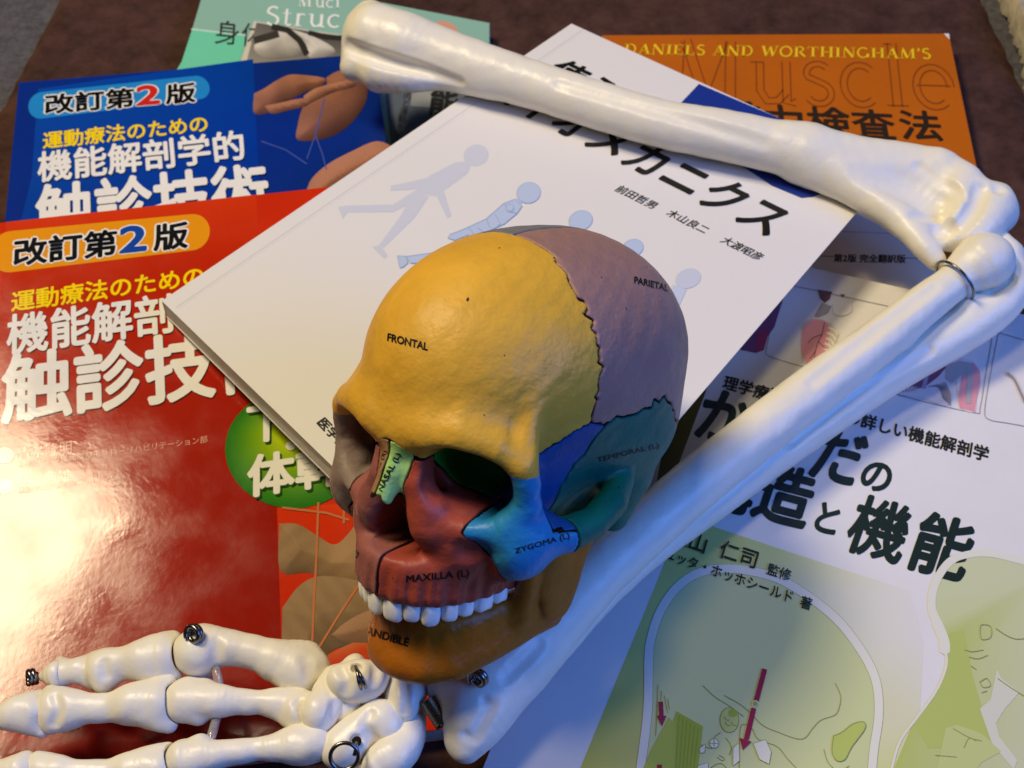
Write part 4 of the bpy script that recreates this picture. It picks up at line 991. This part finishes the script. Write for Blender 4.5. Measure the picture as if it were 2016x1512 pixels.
bone('lunate_bone', [[(800, 1340, Zh + 2, 28), (800, 1368, Zh + 3, 34), (797, 1395, Zh + 2, 26), (795, 1408, Zh, 14)], [(778, 1360, Zh, 18), (782, 1384, Zh, 18)]], blobs=[(826, 1360, Zh - 1, 14)], grooves=[[(797, 1340, 4, 0.39), (799, 1372, 4, 0.44), (798, 1402, 4, 0.39)]], k=5, h=.5)
bone('crescent_bone', [[(826, 1400, Zh - 4, 14), (816, 1425, Zh - 3, 24), (800, 1460, Zh - 3, 34), (775, 1488, Zh - 3, 40), (748, 1500, Zh - 3, 32), (738, 1520, Zh - 4, 30)]], k=4, h=.6)
bone('hamate_bone', [[(700, 1512, Zh - 9, 24), (724, 1518, Zh - 9, 22)]], blobs=[(670, 1520, Zh - 8, 20)], k=4, h=.6)
# clear spacer tubes and wires
for (a, b) in (((422, 1300, .0400), (434, 1362, .0370)), ((430, 1400, .0350), (407, 1484, .0360))):
    v, f = tube([P(*a), P(*b)], .0016, 14); mesh_obj('spacer_tube', v, f, clear_m, arm, True)
eye('eye_screw', 388, 1246, .0490, .0027, (-.55, -.55, .6), .0010, 2.2)
eye('eye_screw', 72, 1331, .0300, .0022, (-.9, -.3, .2), .0010, 2.4)
eye('wire_loop', 678, 1487, .0460, .0046, (.08, -.72, .68), .0007, 1.35)
v, f = tube([P(700, 1312, .0515), P(704, 1326, .0535), P(706, 1342, .0520), P(712, 1360, .0475)], .0006, 8); mesh_obj('hook_wire', v, f, steel, arm, True)
v, f = tube([P(701, 1314, .0510), P(710, 1330, .0530), P(717, 1346, .0505), P(722, 1360, .0465)], .0006, 8); mesh_obj('hook_wire', v, f, steel, arm, True)
v, f = tube([P(702, 1462, .0450), P(700, 1475, .0465), P(697, 1488, .0460)], .0006, 8); mesh_obj('hook_wire', v, f, steel, arm, True)
for q, r in (((701, 1311, .0470), .0019), ((702, 1458, .0435), .0016)):  # solid dark plugs: the shade inside the drilled holes is painted
    v, f = tube([P(*q) - np.array((0, 0, .001)), P(*q)], r, 16); mesh_obj('drill_hole_shade', v, f, dark_m, arm)

# ------------------------------------------------------------------ the coloured skull
SK = .73
SB = np.array([[.78984445, -.60091694, .12265635], [-.57074145, -.64697065, .50565124], [.22449933, .46939089, .85397438]])  # columns: its left, its front, its up
ST = CP + (np.array([.0011, .271, .1547]) - CP) * (SK / .62)
def s2w(x): return (np.atleast_2d(x) * .001 * SK) @ SB.T + ST
skull_t = empty('skull_model', (ST[0], ST[1], .044), 'teaching skull with each bone painted a different colour, resting on the books', 'skull model')
def paint(name, rgb, rough=.42, **k):
    return material(name, rgb, rough, .28, bump=.34, bscale=560, bdetail=3, mottle=.20, mscale=32, bump2=.10, b2scale=200, rvar=.15, **k)
def side(p, s): return -s * np.asarray(p)[..., 0]
def zig(pts, amp, step):
    """a suture: the polyline broken into small uneven teeth"""
    p = np.array(pts, float); o = []; sg = 1
    for a, b in zip(p[:-1], p[1:]):
        L = np.linalg.norm(b - a); n = max(1, int(L / step * random.uniform(.7, 1.5))); nn = np.array((-(b - a)[1], (b - a)[0])) / (L + 1e-9)
        for k in range(n):
            t = (k + random.uniform(-.25, .25) * (k > 0)) / n
            o.append(tuple(a + (b - a) * t + nn * sg * amp * random.choice((.15, .4, .7, 1.0, 1.5)))); sg = sg if random.random() < .2 else -sg
    return o + [tuple(p[-1])]
COR = zig([(15, 118), (16, 110), (18, 107), (21, 103), (25, 98), (28, 92), (28, 86), (28.5, 79), (29, 73), (30.5, 64), (32, 54), (34, 46)], 1.3, 2.4) + [(34.2, 43), (34, 40)]
FS = zig([(34, 40), (42, 37), (50, 31.5), (58, 27), (63, 24.8)], .3, 3)
PT = zig([(34, 40), (24, 37), (19, 39.5), (9, 38), (-5, 39), (-7, 42), (-12, 40), (-16, 41), (-24, 36), (-32, 27), (-40, 20)], .7, 3)
STs = zig([(24, 37), (29, 30), (30, 25), (35, 19), (40, 10)], .4, 3)
LAMB = zig([(-40, 20), (-60, 28), (-76, 52), (-86, 75)], 1.0, 2.6)
GAP = .52
def yz(p): q = fold(p); return q[..., 1], q[..., 2]
FRONT = COR + FS[1:] + [(66, 24.2), (120, 24.2), (120, 125), (15, 125)]
PAR = COR[::-1] + [(15, 125), (-120, 125), (-120, 75)] + [(-86, 75)] + LAMB[::-1][1:] + PT[::-1][1:-1]
TEMP = [(24, 37)] + STs[1:] + [(40, 8), (40, -45), (-52, -45), (-40, 20)] + [q for q in PT[::-1] if q[0] < 24 and q[0] > -40]
SPH = FS + [(68, 24.6), (68, -45), (40, -45), (40, 10)] + STs[::-1][1:] + [(30, 39)]
def r_zyg(p):
    q = fold(p); u, y, z = q[..., 0], q[..., 1], q[..., 2]
    d = poly2(u, z, [(39, 26), (38, 12), (33.5, 3), (33, -4), (36, -9), (40, -14), (44, -19), (46, -27), (46, -40), (90, -40), (90, 26.2), (39, 26.2)])
    return np.maximum(d, np.maximum(47.5 - y, np.where(z > -3, 59 - y, -9.)))
def r_nas(p):
    q = fold(p); return np.maximum(poly2(q[..., 0], q[..., 2], [(-9, 31), (4, 31), (10.5, 27.5), (9.3, 23), (8.6, 18), (7.6, 12), (7.2, 4), (4.5, -3), (-9, -3)]), 80 - q[..., 1])
def r_eth(p):
    q = fold(p); return np.maximum(poly2(q[..., 1], q[..., 2], [(82, 27), (80, 21), (70, 13), (66, 7), (60, 3), (50, 0), (38, -1), (30, 4), (30, 27)]), q[..., 0] - 31)
def r_fr(p):
    y, z = yz(p); u = fold(p)[..., 0]
    d = poly2(y, z, FRONT)
    return np.maximum(d, np.where(y > 60, 24 + 7 * np.exp(-(u / 9) ** 2) - z, -9))
def r_par(p): return poly2(*yz(p), PAR)
def r_temp(p):
    q = fold(p); u, y, z = q[..., 0], q[..., 1], q[..., 2]
    return np.minimum(poly2(y, z, TEMP), np.maximum(np.maximum(y - 47.5, 54 - u), z - 8))
def r_sph(p): return np.maximum(np.maximum(poly2(*yz(p), SPH), -r_zyg(p)), np.maximum(-r_temp(p), 25 - fold(p)[..., 0]))
def r_max(p):
    q = fold(p); y, z = q[..., 1], q[..., 2]
    d = np.maximum(np.maximum(44 - y, z - 25), -r_zyg(p))
    d = np.maximum(d, np.maximum(-r_nas(p), -r_eth(p)))
    d = np.maximum(d, -poly2(y, z, FRONT))
    return np.maximum(d, -np.maximum(np.maximum(y - 59, 25 - q[..., 0]), -2 - z))
def r_occ(p):
    y, z = yz(p); return np.maximum(np.maximum(-poly2(y, z, PAR), -poly2(y, z, TEMP)), np.maximum(y + 12, z - 80))
BVH = {}
def cranial(name, reg, mat, lo, hi, h, s=0, f0=skull, gap=GAP, mid=.4):
    def f(p):
        d = np.maximum(f0(p), reg(p) + gap)
        if s: d = np.maximum(d, side(p, s) + mid)
        # shallow pits and irregularity of a cast surface
        d = d + .10 * np.sin(p[..., 0] * .42 + 2 * np.sin(p[..., 2] * .17)) * np.sin(p[..., 1] * .37 + p[..., 2] * .45)
        return d
    v, q = snet(f, lo, hi, h)
    w = s2w(v); q = q[:, ::-1].copy()
    o = mesh_obj(name, w, q, mat, skull_t, smooth=True)
    BVH[o.name] = BVHTree.FromPolygons([Vector(a) for a in w], [tuple(int(i) for i in a) for a in q])
    return o
yel = paint('yellow_paint', (230, 176, 58), .40)
frontal = cranial('frontal_bone', r_fr, yel, (-58, 10, 18), (62, 102, 112), .85)
parL = cranial('parietal_bone', r_par, paint('mauve_paint', (166, 126, 114)), (-.5, -92, 15), (70, 40, 112), 1.0, 1)
parR = cranial('parietal_bone', r_par, paint('grey_paint', (120, 120, 124)), (-62, -92, 15), (.5, 40, 112), 1.2, -1)
cranial('occipital_bone', r_occ, paint('olive_paint', (150, 140, 80)), (-62, -95, -40), (66, 45, 84), 1.4)
tempL = cranial('temporal_bone', r_temp, paint('teal_paint', (0, 104, 88)), (20, -55, -45), (78, 52, 46), .75, 1)
cranial('temporal_bone', r_temp, paint('dark_teal_paint', (40, 110, 112)), (-70, -55, -45), (-20, 52, 46), 1.2, -1)
sph = cranial('sphenoid_bone', r_sph, paint('blue_paint', (10, 76, 138)), (-56, 25, -30), (66, 72, 45), .8)
zygL = cranial('zygomatic_bone', r_zyg, paint('sky_blue_paint', (40, 136, 192), .34), (28, 42, -42), (74, 92, 30), .6, 1)
zygR = cranial('zygomatic_bone', r_zyg, paint('grey_brown_paint', (146, 128, 118)), (-68, 42, -42), (-26, 92, 30), .8, -1)
maxL = cranial('maxilla_bone', r_max, paint('brick_red_paint', (170, 74, 56)), (-.5, 40, -48), (52, 104, 28), .55, 1, mid=1.1)
maxR = cranial('maxilla_bone', r_max, paint('dusty_pink_paint', (160, 96, 88)), (-46, 40, -48), (.5, 104, 28), .6, -1, mid=.6)
nasL = cranial('nasal_bone', r_nas, paint('pale_green_paint', (176, 222, 120), .34), (-1, 76, -6), (16, 106, 34), .45, 1, gap=.3, mid=.7)
nasR = cranial('nasal_bone', r_nas, paint('tan_paint', (164, 124, 82)), (-15, 76, -6), (1, 106, 34), .5, -1, gap=.3)
cranial('ethmoid_bone', r_eth, paint('green_paint', (40, 168, 58)), (-32, 26, 0), (34, 84, 30), .8)
mand = cranial('mandible_bone', lambda p: np.full(p.shape[:-1], -9.), paint('orange_paint', (172, 98, 18), .38), (-62, -8, -98), (62, 94, 2), .8, 0, mandible)
v, q = snet(lambda p: skull(p) + 1.0, (-64, -95, -46), (72, 102, 112), 1.5)  # filler added under the bones, coloured dark as the shade in gaps
mesh_obj('gap_shade_filler', s2w(v), q[:, ::-1].copy(), material('gap_shade', (34, 24, 18), .8, .1), skull_t, smooth=True)
def teeth():
    tm = material('tooth_paint', (244, 242, 236), .3, .5, bump=.15, bscale=500)
    Pm = np.array([(0, 93.5), (10, 92), (19, 86), (25.5, 76), (29.5, 62), (31.5, 44)])
    seg = np.linalg.norm(np.diff(Pm, axis=0), axis=1)
    def at(s):
        for i, L in enumerate(seg):
            if s <= L or i == len(seg) - 1:
                d = (Pm[i + 1] - Pm[i]) / L; return Pm[i] + d * s, d
            s -= L
    for sd in (1, -1):
        own = maxL if sd > 0 else maxR
        s = .35
        for i, (w, hgt, dep) in enumerate(((9.8, 12.8, 6.2), (7.8, 11.6, 6.0), (8.6, 12.2, 7.2), (7.8, 10.6, 8.2), (7.6, 10.0, 8.4), (10.2, 9.6, 10), (9.0, 8.8, 10))):
            c, d = at(s + w / 2); s += w + .1
            nrm = np.array((d[1], -d[0])) * -1
            if nrm @ c < 0: nrm = -nrm
            V = []; F = []; nu, nv = 22, 14
            for a in range(nv + 1):
                ph = math.pi * a / nv - math.pi / 2
                for b in range(nu):
                    th = 2 * math.pi * b / nu
                    sp = lambda x, e: math.copysign(abs(x) ** e, x)
                    X = sp(math.cos(ph), .42) * sp(math.cos(th), .55); Y = sp(math.cos(ph), .55) * sp(math.sin(th), .75); Z = sp(math.sin(ph), .6)
                    tap = 1 - .16 * (Z > 0) * Z                     # narrower at the gum
                    cusp = 0
                    if i >= 5: cusp = .7 * math.cos(X * 4.5) * (Z < -.3)
                    elif i in (2,): cusp = -.9 * (1 - abs(X)) * (Z < -.3)
                    bow = -.5 * (1 - X * X)
                    loc = np.array((X * w * .5 * tap, (Y * dep * .5) * (1 - .25 * (Z < 0) * abs(Z) * (i < 3)) - bow, Z * hgt * .5 + cusp * .6))
                    xy = c + d * loc[0] + nrm * (loc[1] - .8)
                    V.append((sd * xy[0] / (1 if sd > 0 else 1.12), xy[1], -46.2 + .25 * i + loc[2] + [0, .8, -.3, .2, .4, .6, 1.0][i]))
            for a in range(nv):
                for b in range(nu):
                    F.append((a * nu + b, a * nu + (b + 1) % nu, (a + 1) * nu + (b + 1) % nu, (a + 1) * nu + b))
            F = F if sd < 0 else [q[::-1] for q in F]
            mesh_obj('tooth', s2w(np.array(V)), F, tm, own, smooth=True)
teeth()

ink_m = material('label_ink', (20, 18, 18), .5, .3)
def label(own, text, q, bold=.02, lift=.00018):
    """print lettering on a bone: the pixel corners give lower left, lower right and upper left of the word"""
    v, f = glyphs(text, bold); v = v - v.min(0); v = v / np.ptp(v, axis=0)
    q = [np.array(a) for a in q]; tree = BVH[own.name]; W = []; ok = []
    for x, y in v:
        u = q[0] + (q[1] - q[0]) * x + (q[2] - q[0]) * y
        d = ray(*u); h = tree.ray_cast(Vector(CP), Vector(d))
        ok.append(h[0] is not None)
        W.append(np.array(h[0]) + np.array(h[1]) * lift * (1 if np.dot(h[1], d) < 0 else -1) if h[0] is not None else np.zeros(3))
    F = [a for a in f if all(ok[i] for i in a) and max(np.linalg.norm(W[a[0]] - W[i]) for i in a) < .008]
    if F: mesh_obj('bone_label', W, F, ink_m, own)
label(frontal, 'FRONTAL', [Z1(325, 640), Z1(537, 692), Z1(329, 598)], .035)
label(parL, 'PARIETAL', [Z1(1612, 338), Z1(1790, 382), Z1(1614, 303)], .02)
label(nasL, 'NASAL (L)', [Z7(480, 757), Z7(672, 383), Z7(412, 722)], .03)
label(nasR, 'NASAL (R)', [Z7(360, 690), Z7(528, 352), Z7(322, 668)], .015)
label(maxL, 'MAXILLA (L)', [Z2(460, 1010), Z2(818, 975), Z2(460, 957)], .02)
label(zygL, 'ZYGOMA (L)', [Z2(1080, 845), Z2(1390, 755), Z2(1073, 805)], .02)
label(tempL, 'TEMPORAL (L)', [Z2(1545, 325), Z2(1895, 240), Z2(1540, 290)], .015)
label(mand, 'MANDIBLE', [Z2(190, 1280), Z2(470, 1362), Z2(200, 1234)], .03)
label(maxR, ')', [Z7(192, 1412), Z7(232, 1398), Z7(200, 1330)], .02)
# small nicks in the paint
def nick(own, uv, r):
    d = ray(*uv); h = BVH[own.name].ray_cast(Vector(CP), Vector(d))
    if h[0] is None: return
    n = np.array(h[1]); a = np.cross(n, (0, 0, 1.0)); a /= np.linalg.norm(a); b = np.cross(n, a); c = np.array(h[0]) + n * .00012 * (1 if n @ d < 0 else -1)
    mesh_obj('paint_nick', [c + r * (math.cos(t) * a * .6 + math.sin(t) * b) * random.uniform(.7, 1.2) for t in np.linspace(0, 6.28, 9)[:-1]], [tuple(range(8))], ink_m, own)
nick(frontal, Z1(745, 424), .0008); nick(frontal, Z1(910, 155), .0004); nick(frontal, Z1(936, 715), .0003); nick(frontal, Z1(830, 1026), .0003)
nick(parL, Z1(1443, 308), .0004); nick(parL, Z1(1572, 470), .0004); nick(parL, Z1(1680, 255), .0005)
nick(maxL, Z2(385, 973), .0003); nick(tempL, Z2(1664, 460), .0004)
